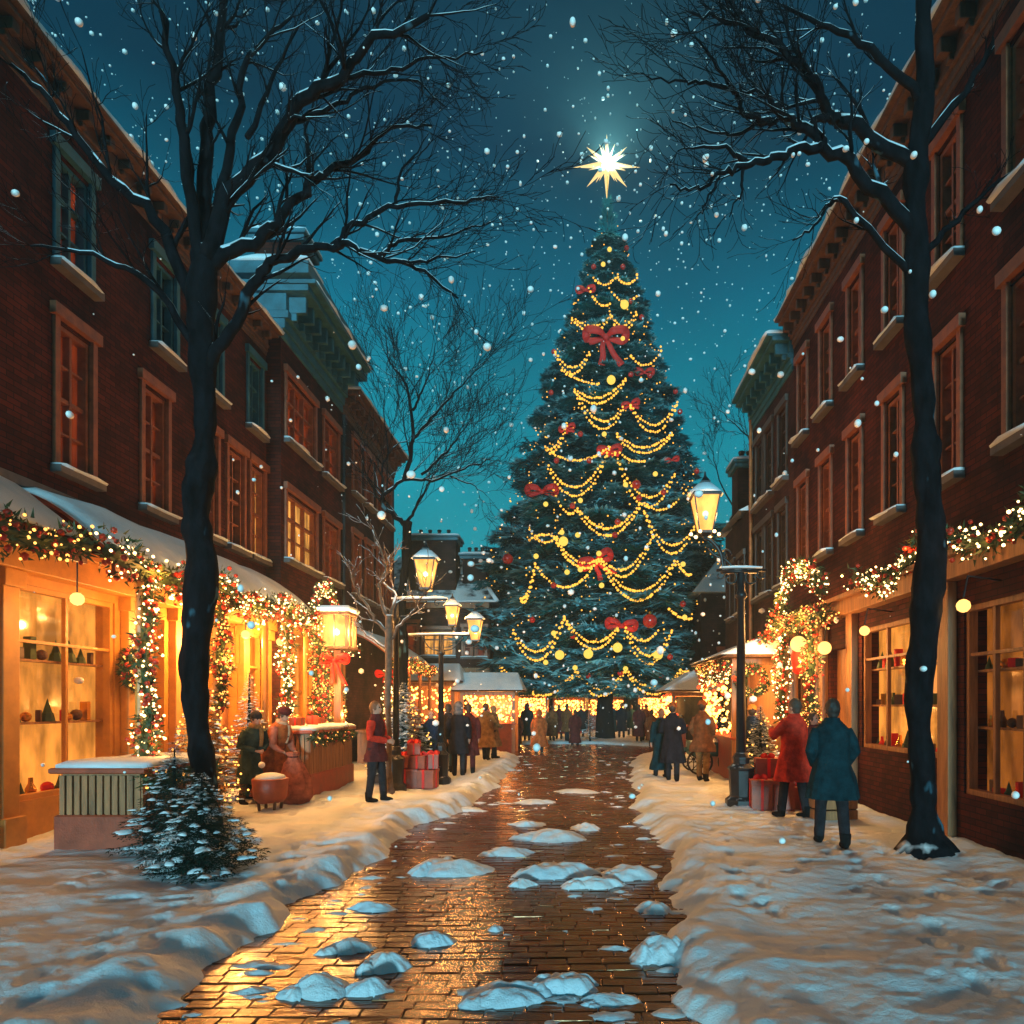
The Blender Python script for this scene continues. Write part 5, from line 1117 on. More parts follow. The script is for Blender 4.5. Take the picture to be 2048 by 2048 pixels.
for y in (20.8, 22.4, 24.0, 25.6): mb = MB(); mb.tube([(-5.32, y, -.2), (-5.32, y, 3.0)], .06, 8); mb.build('awning_post', M['wood'], bC)
mb = MB(); FLb.box(mb, 20.8, 26.0, -.2, .9, .3, .9); FLb.box(mb, 20.7, 26.1, .9, .98, .25, 1.0); mb.build('shop_counter', M['wood'], bC, bevel=.01)
# lamps under the awnings (the lit shop ceilings)
for i, (y, w) in enumerate([(4.2, .08), (6.4, .12), (9.0, .2), (10.6, .7), (12.2, 2.2), (13.6, 2.8), (15.2, 2.6)]):
    o = thing('hanging_lamp', f'small globe lamp under the big awning, {nth(i)} nearest the viewer', 'lamp', (-6.4, y, 3.3), 'globe lamps under the big awning')
    mb = MB(); mb.ball((-6.4, y, 3.1), .085, 0, 2); mb.build('globe', M['globe'], o, smooth=True); mb = MB(); mb.tube([(-6.4, y, 3.15), (-6.4, y, 3.95)], .01, 5); mb.build('cord', M['iron_plain'], o); lamp('globe_light', (-6.4, y, 2.95), 95 * w, (1, .44, .11), .06, o)
# box lantern with a snow cap on a post, red bow under it
bx, by = -5.32, 15.75
o = thing('box_lantern', 'big square lantern with a snow lid on a wooden post at the stall corner', 'lantern', (bx, by, 0))
mb = MB(); mb.rbox((bx, by, 1.42), (.16, .16, 3.1), ch=.02); mb.build('post', M['wood'], o)
mb = MB(); mb.rbox((bx, by, 3.38), (.54, .54, .68)); mb.build('glass', M['lantern_glass'], o)
mb = MB()
for a in (-1, 1):
    for b in (-1, 1): mb.rbox((bx + a * .28, by + b * .28, 3.38), (.07, .07, .76))
for z in (3.0, 3.76): mb.rbox((bx, by, z), (.66, .66, .07), ch=.01)
for z in (3.38,):
    for a in (-1, 1): mb.rbox((bx + a * .285, by, z), (.03, .03, .7)); mb.rbox((bx, by + a * .285, z), (.03, .03, .7))
mb.build('cage', M['wood_dark'], o)
mb = MB(); mb.rbox((bx, by, 3.86), (.74, .74, .13), ch=.05); mb.build('snow_cap', M['snowsoft'], o, smooth=False)
for dx, dy in ((0, -1), (1, 0), (-1, 0)): lamp('lantern_light', (bx + dx * .42, by + dy * .42, 3.35), 130, (1, .5, .15), .06, o)
bow((bx, by - .22, 2.72), .42, 'red bow with hanging ribbons under the square box lantern', 'red bows on the left shops', 1.3)
bow((-5.5, 20.4, 2.6), .4, 'red bow hanging from the second snowy awning', 'red bows on the left shops', .6)

def counter(label, x0, x1, y0, y1, h, garl, seed, slat='wood', base='redwood', side=1):
    """market counter with a vertically slatted front; the front faces the street on side +x or -x"""
    cx, cy_ = (x0 + x1) / 2, (y0 + y1) / 2; o = thing('market_counter', label, 'counter', (cx, cy_, 0), 'market counters')
    mb = MB(); mb.rbox((cx, cy_, .17), (x1 - x0 + .06, y1 - y0 + .06, .5), ch=.02); mb.build('plinth', M[base], o)
    mb = MB(); mb.rbox((cx, cy_, (h + .42) / 2), (x1 - x0 - .06, y1 - y0 - .06, h - .43)); F = FL(x1) if side > 0 else FRt(x0); n = int((y1 - y0) / .085)
    for k in range(n): u = y0 + (k + .5) * (y1 - y0) / n; F.box(mb, u - .03, u + .03, .42, h - .06, -.04, .005)
    n = int((x1 - x0) / .085); F2 = FC(y0)
    for k in range(n): u = x0 + (k + .5) * (x1 - x0) / n; F2.box(mb, u - .03, u + .03, .42, h - .06, -.04, .005)
    mb.build('slatted_front', M[slat], o)
    mb = MB(); mb.rbox((cx, cy_, h), (x1 - x0 + .14, y1 - y0 + .14, .07), ch=.015); mb.build('top', M[base], o)
    sn = MB(); snow_strip(sn, Fr((cx, 0, 0), (0, 1, 0), (1, 0, 0)), y0 - .05, y1 + .05, -(x1 - x0) / 2, (x1 - x0) / 2 + .04, h + .036, .07, seed); sn.build('top_snow', M['snow'], o, smooth=True)
    if garl:
        X = x1 + .05 if side > 0 else x0 - .05
        garland(garl, [(X, y, h - .10 - .05 * abs(math.sin((y - y0) * 3.5))) for y in np.arange(y0, y1 + .1, .2)], .10, 420, .12, 14, seed, white=False)
counter('slatted wooden counter with a brick-red plinth and a snowy top, left side', -6.0, -5.0, 13.2, 15.7, 1.22, 'green garland draped along the front of the slatted counter', 31)
counter('low slatted counter at the left edge of the street near the big trunk', -6.2, -5.2, 8.4, 10.1, .95, 'green garland on the low counter near the big trunk', 32)
# goods on the left counter
for k, (x, y, s) in enumerate([(-5.4, 13.6, .2), (-5.6, 14.0, .16), (-5.45, 14.5, .22), (-5.5, 15.0, .17)]):
    o = thing('wrapped_parcel', ['red parcel at the near end of the slatted counter', 'small red parcel second along the slatted counter', 'biggest red parcel on the slatted counter', 'red parcel at the far end of the slatted counter'][k], 'parcel', (x, y, 1.29), 'parcels on the slatted counter')
    mb = MB(); mb.rbox((x, y, 1.29 + s / 2), (s * 1.2, s, s), k, ch=.01); mb.build('box', M['redwood'], o); mb = MB(); mb.rbox((x, y, 1.29 + s / 2), (s * 1.23, s * .16, s * 1.02), k); mb.rbox((x, y, 1.29 + s / 2 + .002), (s * .16, s * 1.03, s * 1.02), k); mb.build('ribbon', M['ribbon'], o)

def stall(label, x0, x1, y0, y1, zr, ze, front, seed, lights=16, bulbs=130, counter_=True, wallm='wood'):
    """hut with posts, plank back, counter, snowy pitched roof; front '-y', '+x' or '-x'"""
    cx, cy_ = (x0 + x1) / 2, (y0 + y1) / 2; o = thing('market_stall', label, 'market stall', (cx, cy_, 0), 'market stalls'); mb = MB()
    for x in (x0 + .06, x1 - .06):
        for y in (y0 + .06, y1 - .06): mb.rbox((x, y, ze / 2 - .1), (.12, .12, ze + .2), ch=.01)
    mb.rbox((cx, y0 + .06, ze - .05), (x1 - x0, .10, .14)); mb.rbox((cx, y1 - .06, ze - .05), (x1 - x0, .10, .14)); mb.rbox((x0 + .06, cy_, ze - .052), (.10, y1 - y0 - .2, .14)); mb.rbox((x1 - .06, cy_, ze - .052), (.10, y1 - y0 - .2, .14))
    mb.build('frame', M['wood'], o)
    mb = MB(); 
    if front == '-y': mb.box(x0 + .13, x1 - .13, y1 - .08, y1 - .04, -.2, ze - .12)
    elif front == '-x': mb.box(x1 - .08, x1 - .04, y0 + .13, y1 - .13, -.2, ze - .12)
    else: mb.box(x0 + .04, x0 + .08, y0 + .13, y1 - .13, -.2, ze - .12)
    mb.build('back_wall', M[wallm], o)
    if counter_:
        mb = MB()
        if front == '-y': mb.box(x0 + .13, x1 - .13, y0 + .02, y0 + .5, -.2, .95); mb.rbox((cx, y0 + .26, .98), (x1 - x0 + .04, .62, .06), ch=.01)
        elif front == '-x': mb.box(x0 + .02, x0 + .5, y0 + .13, y1 - .13, -.2, .95); mb.rbox((x0 + .26, cy_, .98), (.62, y1 - y0 + .04, .06), ch=.01)
        else: mb.box(x1 - .5, x1 - .02, y0 + .13, y1 - .13, -.2, .95); mb.rbox((x1 - .26, cy_, .98), (.62, y1 - y0 + .04, .06), ch=.01)
        mb.build('counter', M['redwood'], o)
    mb = MB(); a, b, c, d = x0 - .3, x1 + .3, y0 - .35, y1 + .3
    alongx = (x1 - x0) >= (y1 - y0) or front == '-y'
    def rf(mb, z0, z1, g):
        if alongx: mb.add([(a - g, c - g, z0), (b + g, c - g, z0), (b + g, d + g, z0), (a - g, d + g, z0), (a + .25, (c + d) / 2, z1), (b - .25, (c + d) / 2, z1)], [(0, 1, 5, 4), (2, 3, 4, 5), (3, 0, 4), (1, 2, 5), (0, 3, 2, 1)])
        else: mb.add([(a - g, c - g, z0), (b + g, c - g, z0), (b + g, d + g, z0), (a - g, d + g, z0), ((a + b) / 2, c + .25, z1), ((a + b) / 2, d - .25, z1)], [(3, 0, 4, 5), (1, 2, 5, 4), (0, 1, 4), (2, 3, 5), (0, 3, 2, 1)])
    rf(mb, ze + .03, zr - .08, 0); r_ = mb.build('roof', M['wood_dark'], o)
    mb = MB(); rf(mb, ze + .085, zr + .06, .05); me = mb.build('roof_snow', M['snow'], r_, bevel=.05)
    if bulbs:
        rg = np.random.default_rng(seed); lb = MB(); n = bulbs
        if front == '-y': q = np.stack([rg.uniform(x0, x1, n), rg.uniform(y0 - .05, y0 + .4, n), ze - .15 - (ze - 1.2) * rg.random(n) ** 1.3], 1)
        else:
            X = x0 if front == '-x' else x1; q = np.stack([rg.uniform(X - .15, X + .15, n), rg.uniform(y0, y1, n), ze - .15 - (ze - 1.2) * rg.random(n) ** 1.3], 1)
        lb.balls(q, rg.uniform(.022, .055, n), 0, 1); tag(lb.build('light_string', M['stall_bulb'], o), kind='stuff')
        lb = MB(); lb.balls(q[::5] + rg.normal(0, .08, (len(q[::5]), 3)), .06, 0, 1); tag(lb.build('red_lights', M['bulb_red'], o), kind='stuff')
        for k in range(max(1, int((x1 - x0 + y1 - y0) / 3))): lamp('stall_light', (cx + rg.uniform(-.5, .5), cy_ - (.2 if front == '-y' else 0), ze - .45), lights, (1, .46, .12), .1, o)
    return o
stall('long market stall with a snowy roof left of the square, second nearest', -7.2, -4.6, 26.6, 28.6, 3.3, 2.55, '-y', 1, 90, 180)
stall('market stall with a glowing front just left of the giant fir', -4.4, -2.3, 26.8, 28.4, 2.95, 2.2, '-y', 2, 200, 220)
stall('distant market stall full of lights at the left behind the brown-coated walkers', -4.4, -1.5, 38, 40, 2.9, 2.2, '-y', 3, 420, 380)
stall('distant market stall full of lights just left of the fir trunk', -1.3, .6, 41, 43, 2.6, 2.1, '-y', 4, 260, 220)
stall('distant market stall full of lights right of the fir trunk', 3.6, 5.8, 38, 40, 2.9, 2.2, '-y', 5, 420, 330)
stall('market stall full of lights behind the couple on the right', 3.4, 5.0, 24.5, 26.5, 2.9, 2.15, '-x', 6, 220, 260)
stall('market stall with a snowy roof and wreath behind the right street lamp', 3.5, 4.85, 15.6, 19.2, 3.2, 2.75, '-x', 7, 160, 160)
stall('farthest market stall, seen straight behind the trunk of the giant fir', .9, 3.2, 46, 48, 2.6, 2.15, '-y', 10, 260, 240)
stall('distant market stall at the far left of the square', -9.5, -6, 40, 42, 3.1, 2.3, '-y', 8, 130, 120)
stall('distant market stall at the far right of the square', 6.8, 10, 40, 42, 3.1, 2.3, '-y', 9, 130, 120)
# right shop: canopy with arch and garlands
for y in (12.95, 14.75): mb = MB(); mb.lathe([(.09, -.2), (.09, .3), (.055, .35), (.05, 3.15), (.08, 3.2), (.08, 3.35)], (4.45, y, 0), 10); mb.build('canopy_post', M['wood'], bF)
mb = MB(); FRa.box(mb, 12.7, 15.1, 3.30, 3.44, .35, .65); FRa.box(mb, 12.7, 15.1, 3.44, 3.52, .30, .70); FRa.box(mb, 12.8, 12.9, 3.30, 3.42, .12, .35); FRa.box(mb, 14.9, 15.0, 3.30, 3.42, .12, .35); mb.build('canopy', M['wood'], bF)
GX = 4.36
garland('lit garland arch standing above the right shop door', [(GX, 15.0, 3.45), (GX, 14.7, 3.95), (GX, 14.2, 4.35), (GX, 13.5, 4.42), (GX, 12.9, 4.2), (GX, 12.5, 3.75)], .17, 420, .5, 60, 51, light=42)
garland('lit garland along the canopy edge of the right shop', [(GX, y, 3.36 + .06 * math.sin(y * 4)) for y in np.arange(12.3, 15.3, .35)], .19, 420, .6, 60, 52, light=42)
garland('lit garland hanging down the far post of the right shop canopy', [(GX, 14.75 + .04 * math.cos(z * 9), z) for z in np.linspace(1.4, 3.3, 8)], .17, 420, .9, 70, 53, light=42)
garland('lit garland hanging down the near post of the right shop canopy', [(GX, 12.95 + .04 * math.cos(z * 9), z) for z in np.linspace(.5, 3.3, 8)], .17, 420, .8, 70, 54, light=42)
garland('lit garland along the facade between the nearest right windows', [(4.72, y, 3.75 + .16 * math.sin(y * 2.2)) for y in np.arange(4.0, 12.2, .6)], .18, 300, .6, 40, 55, light=3)
garland('lit swag running from the right canopy to the stall behind the lamp', [(4.3, 15.2, 3.3), (4.0, 15.6, 3.0), (3.5, 16.0, 2.65), (3.42, 17, 2.7), (3.42, 18.2, 2.62), (3.42, 19.2, 2.7)], .14, 330, .8, 55, 56, light=16)
garland('sagging lit swag high across the stall front behind the right lamp', [(3.4, 15.6, 2.6), (3.36, 16.4, 2.3), (3.4, 17.2, 2.6), (3.36, 18.0, 2.3), (3.4, 19.0, 2.6)], .10, 330, .8, 50, 57)
garland('garland of warm lights heaped by the red-coated man at the right', [(4.0, 12.4, .35), (4.0, 12.2, .8), (4.1, 12.1, 1.2), (4.15, 12.3, 1.55)], .14, 330, .6, 60, 58, light=8)
def wreath(label, c, r, nrm='x', seed=0):
    pts = []
    for k in range(15):
        a = k * 2 * math.pi / 14; pts.append((c[0], c[1] + r * math.cos(a), c[2] + r * math.sin(a)) if nrm == 'x' else (c[0] + r * math.cos(a), c[1], c[2] + r * math.sin(a)))
    return garland(label, pts, r * .34, 600, .5, 40, seed, 'wreaths', 'wreath', 'wreath', white=False)
wreath('round green wreath on the near end of the stall behind the right lamp', P(1505, 1362, 15.5), .28, 'y', 61)
wreath('round wreath between two ochre pilasters left of the big trunk', (-6.93, 11.05, 2.3), .26, 'x', 62)
# red lantern sign and globe lamps over the right shop door
c = P(1602, 1320, 13.6); o = thing('red_lantern', 'red hanging lantern under the garland arch at the right', 'lantern', tuple(c))
mb = MB(); mb.lathe([(.10, c.z - .28), (.16, c.z - .22), (.19, c.z + .1), (.16, c.z + .22), (.09, c.z + .27)], (c.x, c.y, 0), 12); mb.build('body', M['ribbon'], o, smooth=True); mb = MB(); mb.tube([(c.x, c.y, c.z + .25), (c.x, c.y, 3.4)], .01, 4); mb.build('cord', M['iron_plain'], o)
for k, (px, py, d, r, lb) in enumerate([(1597, 1288, 13.1, .15, 'big round yellow globe lamp beside the red lantern'), (1649, 1296, 12.6, .12, 'bright white globe lamp by the near canopy post'), (1524, 1284, 15.9, .10, 'small round yellow lamp nearest the stall roof on the right'), (1556, 1290, 14.9, .11, 'round yellow lamp left of the garland post on the right')]):
    c = P(px, py, d); o = thing('globe_lamp', lb, 'lamp', tuple(c), 'globe lamps at the right shop'); mb = MB(); mb.ball(tuple(c), r, 0, 3); mb.build('globe', M['globe'], o, smooth=True); mb = MB(); mb.tube([(c.x, c.y, c.z + r * .9), (c.x + .02, c.y, c.z + r + .25)], .012, 4); mb.build('cord', M['iron_plain'], o); lamp('globe_light', (c.x - r - .12, c.y - .1, c.z - .1), 60, (1, .5, .15), .08, o)
for k, y in enumerate((5.4, 8.2, 11.0)):
    o = thing('hanging_lamp', f'globe lamp on a wall bracket opposite the ochre shop, {nth(k)} from the viewer', 'lamp', (4.6, y, 3.2), 'globe lamps along the right facade'); mb = MB(); mb.ball((4.55, y, 2.9), .08, 0, 2); mb.build('globe', M['globe'], o, smooth=True); mb = MB(); mb.tube([(4.99, y, 3.2), (4.6, y, 3.25), (4.55, y, 3.0)], .012, 5); mb.build('bracket', M['iron_plain'], o); lamp('globe_light', (4.4, y, 2.85), (1, 2, 8)[k], (1, .52, .15), .06, o)

# ================================================================== gifts, baskets, crates, cart
def gift(label, x, y, z, s, rz=0, group='gift boxes', m='redwood', bowk=True):
    o = thing('gift_box', label, 'gift box', (x, y, z), group); mb = MB(); mb.rbox((x, y, z + s[2] / 2), s, rz, ch=.012); mb.build('box', M[m], o)
    mb = MB(); mb.rbox((x, y, z + s[2] * .93), (s[0] * 1.05, s[1] * 1.05, s[2] * .17), rz, ch=.006); mb.build('lid', M[m], o)
    mb = MB(); mb.rbox((x, y, z + s[2] / 2 + .004), (s[0] * 1.07, s[1] * .13, s[2] * 1.02), rz); mb.rbox((x, y, z + s[2] / 2 + .006), (s[0] * .13, s[1] * 1.07, s[2] * 1.02), rz); rb = mb.build('ribbon', M['ribbon'], o)
    if bowk:
        mb = MB(); zt = z + s[2] * 1.02
        for k in range(4): a = rz + .6 + k * math.pi / 2; q = .07; ribbon(mb, [(x, y, zt), (x + q * math.cos(a), y + q * math.sin(a), zt + .06), (x + 2 * q * math.cos(a), y + 2 * q * math.sin(a), zt + .02), (x, y, zt + .005)], .022, (math.sin(a) * .3, -1, .2), th=.004)
        mb.build('ribbon_bow', M['ribbon'], rb)
d = 15.0; g0 = gz(-3.5, d) + .0
def gx(px): return P(px, 0, d).x
for (px, dz, w, h, dp, lb) in [(818, 0, .50, .40, .4, 'left of the two big bottom gift boxes by the left fir'), (858, 0, .42, .38, .4, 'right of the two big bottom gift boxes by the left fir'), (812, .42, .34, .26, .3, 'gift box second layer left by the left fir'), (845, .41, .34, .27, .3, 'gift box second layer middle by the left fir'), (872, .40, .20, .30, .25, 'narrow gift box second layer right by the left fir'), (835, .70, .26, .24, .22, 'topmost gift box of the pile by the left fir')]:
    gift(lb, gx(px), d - .3 + rng.uniform(-.03, .03), g0 - .02 + dz, (w, dp, h), rng.uniform(-.2, .2), 'gift boxes piled by the left fir')
x0, y0 = 3.1, 11.7
for (dx, dy, dz, s, lb) in [(0, 0, 0, (.34, .34, .50), 'left tall red gift box by the right lamp post'), (.38, .05, 0, (.34, .34, .55), 'middle red gift box by the right lamp post'), (.22, .35, .35, (.42, .3, .50), 'red gift box stacked highest by the right lamp post'), (.75, .25, 0, (.34, .4, .40), 'red gift box behind the legs of the red-coated man')]:
    gift(lb, x0 + dx, y0 + dy, gz(x0 + dx, y0 + dy) - .03 + dz, s, rng.uniform(-.25, .25), 'gift boxes by the right lamp post')
def crate(label, x, y, z, s, rz, m='wood'):
    o = thing('wooden_crate', label, 'crate', (x, y, z), 'wooden crates'); mb = MB(); c, q = math.cos(rz), math.sin(rz)
    def B(cx, cy2, cz, sx, sy, sz): mb.rbox((x + cx * c - cy2 * q, y + cx * q + cy2 * c, z + cz), (sx, sy, sz), rz, ch=.006)
    for k in range(3): zz = s[2] * (k + .5) / 3; B(0, -s[1] / 2, zz, s[0], .02, s[2] / 3 - .02); B(0, s[1] / 2, zz, s[0], .02, s[2] / 3 - .02); B(-s[0] / 2, 0, zz, .02, s[1], s[2] / 3 - .02); B(s[0] / 2, 0, zz, .02, s[1], s[2] / 3 - .02)
    mb.build('slats', M[m], o); mb = MB()
    for a in (-1, 1):
        for b in (-1, 1): B(a * (s[0] / 2 - .035), b * (s[1] / 2 - .035), s[2] / 2, .05, .05, s[2] + .02)
    mb.build('corner_posts', M['wood_dark'], o); mb = MB(); B(0, 0, s[2] * .8, s[0] - .05, s[1] - .05, .04); mb.build('filling', M['snowsoft'], o)
crate('wooden crate at the feet of the teal-coated man at the right edge', 3.95, 10.8, gz(3.95, 10.8) - .02, (.6, .45, .5), .2)
crate('dark wooden crate in the shade behind the left man in the red-sleeved jacket', -4.3, 15.6, gz(-4.3, 15.6), (.55, .45, .5), .1, 'wood_dark')
crate('dark wooden crate stacked behind another left of the frosted little tree', -4.45, 15.9, gz(-4.3, 15.9) + .52, (.45, .4, .35), .3, 'wood_dark')
o = thing('basket', 'round red basket on short legs in front of the bending woman', 'basket', (-5.05, 11.6, 0)); zz = gz(-5.05, 11.6)
mb = MB(); mb.lathe([(.20, zz + .12), (.26, zz + .2), (.29, zz + .5), (.27, zz + .52), (.25, zz + .5), (.22, zz + .3)], (-5.05, 11.6, 0), 18); mb.build('body', M['redwood'], o, smooth=True)
mb = MB()
for k in range(4): a = k * 1.57 + .78; mb.tube([(-5.05 + .17 * math.cos(a), 11.6 + .17 * math.sin(a), zz - .03), (-5.05 + .2 * math.cos(a), 11.6 + .2 * math.sin(a), zz + .16)], .025, 6)
mb.build('legs', M['wood_dark'], o); mb = MB(); mb.lathe([(.265, zz + .49), (.22, zz + .56), (.1, zz + .60), (.01, zz + .61)], (-5.05, 11.6, 0), 16); mb.build('snow_top', M['snowsoft'], o, smooth=True)
# snowy handcart on the right
cx, cy_ = P(1425, 0, 17.5).x, 17.6; zz = gz(cx, cy_); o = thing('handcart', 'dark handcart heaped with snow behind the brown-coated walker on the right', 'cart', (cx, cy_, 0))
mb = MB(); mb.rbox((cx, cy_, zz + .62), (1.15, .8, .36), ch=.03); mb.rbox((cx - .72, cy_ - .3, zz + .6), (.5, .05, .05)); mb.rbox((cx - .72, cy_ + .3, zz + .6), (.5, .05, .05)); mb.build('bed', M['stone_blue'], o)
mb = MB(); mound_mesh(mb, cx, cy_, .62, .46, .22, 3.3, zz + .80, n=20); mb.build('snow_load', M['snow'], o, smooth=True)
for dx in (-.38, .38):
    for sy in (-.46, .46):
        mb = MB(); pts = [(cx + dx + .30 * math.cos(a), cy_ + sy, zz + .31 + .30 * math.sin(a)) for a in np.linspace(0, 6.2832, 21)]; mb.tube(pts, .028, 6, cap=False)
        for k in range(8): a = k * .785; mb.tube([(cx + dx, cy_ + sy, zz + .31), (cx + dx + .29 * math.cos(a), cy_ + sy, zz + .31 + .29 * math.sin(a))], .012, 4)
        mb.ball((cx + dx, cy_ + sy, zz + .31), .05); mb.build('wheel', M['iron_plain'], o)
# ================================================================== people
def ringe(c, rx, ry, n=20, fold=0, nf=9, ph=0):
    a = np.arange(n) * 2 * math.pi / n; k = 1 + fold * np.sin(a * nf + ph)
    return np.stack([c[0] + rx * k * np.cos(a), c[1] + ry * k * np.sin(a), np.full(n, c[2], float)], 1)
def remesh(mb, name, mat_, parent, vox, xf, sm=2):
    me = mb.mesh(name + '_src', mat_); o = bpy.data.objects.new(name, me); col.objects.link(o)
    r = o.modifiers.new('r', 'REMESH'); r.mode = 'VOXEL'; r.voxel_size = vox
    s = o.modifiers.new('s', 'SMOOTH'); s.factor = .5; s.iterations = sm
    dg = bpy.context.evaluated_depsgraph_get(); n = bpy.data.meshes.new_from_object(o.evaluated_get(dg)); n.name = name
    o.modifiers.clear(); o.data = n; bpy.data.meshes.remove(me)
    v = np.empty(len(n.vertices) * 3, np.float32); n.vertices.foreach_get('co', v); n.vertices.foreach_set('co', xf(v.reshape(-1, 3)).astype(np.float32).ravel())
    n.polygons.foreach_set('use_smooth', np.ones(len(n.polygons), bool)); n.materials.clear(); n.materials.append(mat_); n.update(); o.parent = parent
    return o
CR = {}
def person(label, px, py, h, head, coat, clen=.45, pants='cloth_dark', hair=(.03, .018, .012), hat=None, arms='down', lean=0, stride=.1, flare=1.0, hood=None, vox=None, d=None, x=None, hand_item=None, scarf=None, skirt=None, bulk=1.0, sleeve=None):
    """facing -y (towards the viewer) at head = 0; head in degrees, counter-clockwise"""
    d = d or FPX * EYE / (py - HZ); x = P(px, 0, d).x if x is None else x; z = gz(x, d) - .015
    o = thing('person', label, 'person', (x, d, z), 'people at the market', R(head)); s = h / 1.75
    vox = vox or max(.011, min(.03, .0011 * d)); near = d < 18
    def bend(v):
        v = np.array(v, float).reshape(-1, 3).copy()
        if lean:
            t = sstep(.85, 1.2, v[:, 2]) * R(lean); y, zz = v[:, 1].copy(), v[:, 2] - .9
            v[:, 1] = y * np.cos(t) - zz * np.sin(t); v[:, 2] = .9 + y * np.sin(t) + zz * np.cos(t)
        return v * s
    # skeleton
    A = {'down': [((.20, 0, 1.42), (.26, .02, 1.15), (.25, -.06, .90))] * 2, 'front': [((.20, 0, 1.42), (.27, -.02, 1.14), (.07, -.24, 1.08))] * 2,
         'pocket': [((.19, 0, 1.40), (.26, .04, 1.15), (.19, -.10, .97))] * 2, 'carry': [((.20, 0, 1.42), (.28, -.12, 1.16), (.10, -.34, 1.16))] * 2,
         'hug': [((.20, 0, 1.42), (.27, -.16, 1.22), (.06, -.36, 1.30))] * 2, 'reach': [((.20, 0, 1.42), (.25, -.14, 1.12), (.16, -.36, .96))] * 2,
         'face': [((.20, 0, 1.42), (.26, -.14, 1.2), (.05, -.20, 1.50)), ((.20, 0, 1.42), (.26, .02, 1.15), (.2, -.1, .93))]}[arms]
    legs = []
    for k, sg in enumerate((-1, 1)):
        f = stride * (1 if k else -1); legs.append([np.array(p) for p in ((sg * .09, 0, .92), (sg * .10, -f * .5 - .02, .50), (sg * .105, -f * .9, .09))])
    bm_ = MB(); n = 16
    bm_.loft([ringe((0, 0, .82), .13, .10), ringe((0, 0, .92), .17, .12), ringe((0, 0, 1.08), .14, .105), ringe((0, -.01, 1.28), .175, .12), ringe((0, 0, 1.40), .185, .10), ringe((0, 0, 1.46), .11, .08), ringe((0, .005, 1.50), .058, .06), ringe((0, 0, 1.57), .055, .06)])
    bm_.ball((0, .005, 1.655), .095, 0, 3, (.82, 1.0, 1.22)); bm_.ball((0, -.04, 1.595), .06, 0, 2, (.85, .95, .8)); bm_.ball((0, -.098, 1.635), .020, 0, 1, (.7, 1.1, 1.3)); bm_.ball((0, -.075, 1.597), .028, 0, 1, (1, .6, .5))
    for sg in (-1, 1): bm_.ball((sg * .080, .012, 1.64), .026, 0, 1, (.4, .8, 1.2))
    for k, sg in enumerate((-1, 1)):
        a, b, c = [np.array((p[0] * sg, p[1], p[2])) for p in A[k % 2]]
        bm_.tube([a, (a + b) / 2, b, (b + c) / 2, c], [.055, .048, .042, .038, .028], 10)
        dr = unit(c - b); sd_ = unit(np.cross(dr, [sg * .9, .2, .3])); up_ = np.cross(dr, sd_); pc = c + dr * .05
        hm = MB(); bm_.ball(tuple(pc), .042, 0, 2, (.75, .95, .95)); bm_.tube([c, pc], [.028, .034], 8)
        for q in range(4):
            st_ = pc + dr * .025 + sd_ * (q - 1.5) * .021; L = (.055, .065, .062, .048)[q]
            bm_.tube([st_, st_ + dr * L * .55, st_ + dr * L + up_ * .015 * sg], [.0115, .011, .009], 6)
        bm_.tube([pc - sd_ * .03, pc - sd_ * .055 + dr * .03, pc - sd_ * .05 + dr * .06], [.014, .012, .010], 6)
    for L in legs: bm_.tube([L[0], (L[0] + L[1]) / 2, L[1], (L[1] + L[2]) / 2, L[2]], [.088, .072, .052, .050, .036], 10)
    for L in legs: bm_.ball(tuple(L[2] + np.array([0, -.05, -.045])), .05, 0, 2, (.8, 2.0, .7))
    remesh(bm_, 'body', M['skin'], o, max(.010, vox * .8), bend, 1)
    # trousers and shoes
    t = MB()
    for L in legs: t.tube([L[0] + np.array([0, 0, .03]), (L[0] + L[1]) / 2, L[1], (L[1] + L[2]) / 2, L[2] + np.array([0, 0, .01])], [.112, .092, .072, .068, .062], 12)
    t.loft([ringe((0, 0, .80), .15, .12), ringe((0, 0, .95), .19, .14), ringe((0, 0, 1.05), .16, .12)])
    remesh(t, 'trousers', M[pants], o, vox, bend, 2)
    for L in legs:
        b = MB(); b.ball(tuple(L[2] + np.array([0, -.06, -.05])), .062, 0, 2, (.82, 2.1, .72)); b.tube([L[2] + np.array([0, .0, -.03]), L[2] + np.array([0, 0, .10])], [.06, .066], 10); remesh(b, 'boot', M['cloth_boot'], o, min(vox, .014), bend, 1)
    # coat
    c = MB(); hz_ = clen; B = bulk; ph = (x * 7 + d * 3) % 6
    zs = [(hz_, .25 * flare, .205 * flare, .055), (hz_ + .12, .235 * flare, .19 * flare, .045), (min(.86, hz_ + .3), .215 * (1 + flare) / 2, .17, .03), (.98, .19, .148, .015), (1.10, .172, .138, .01), (1.28, .198, .150, 0), (1.40, .200, .130, 0), (1.47, .14, .105, 0), (1.52, .085, .085, 0)]
    c.loft([ringe((0, 0, q[0]), q[1] * (1 + (B - 1) * (1 if q[0] < 1.2 else .35)), q[2] * B, 32, q[3], 8, ph + q[0] * 1.5) for q in zs if q[0] == hz_ or q[0] > hz_ + .05])
    c.lathe([(.075, 1.47), (.092, 1.50), (.085, 1.56), (.07, 1.55)], (0, .005, 0), 16)
    sl = MB() if sleeve else c
    for k, sg in enumerate((-1, 1)):
        a, b, e = [np.array((p[0] * sg, p[1], p[2])) for p in A[k % 2]]
        sl.tube([a - np.array([sg * .03, 0, -.0]), (a + b) / 2, b, (b + e) / 2, e - unit(e - b) * .01], [.080, .074, .066, .060, .054], 14)
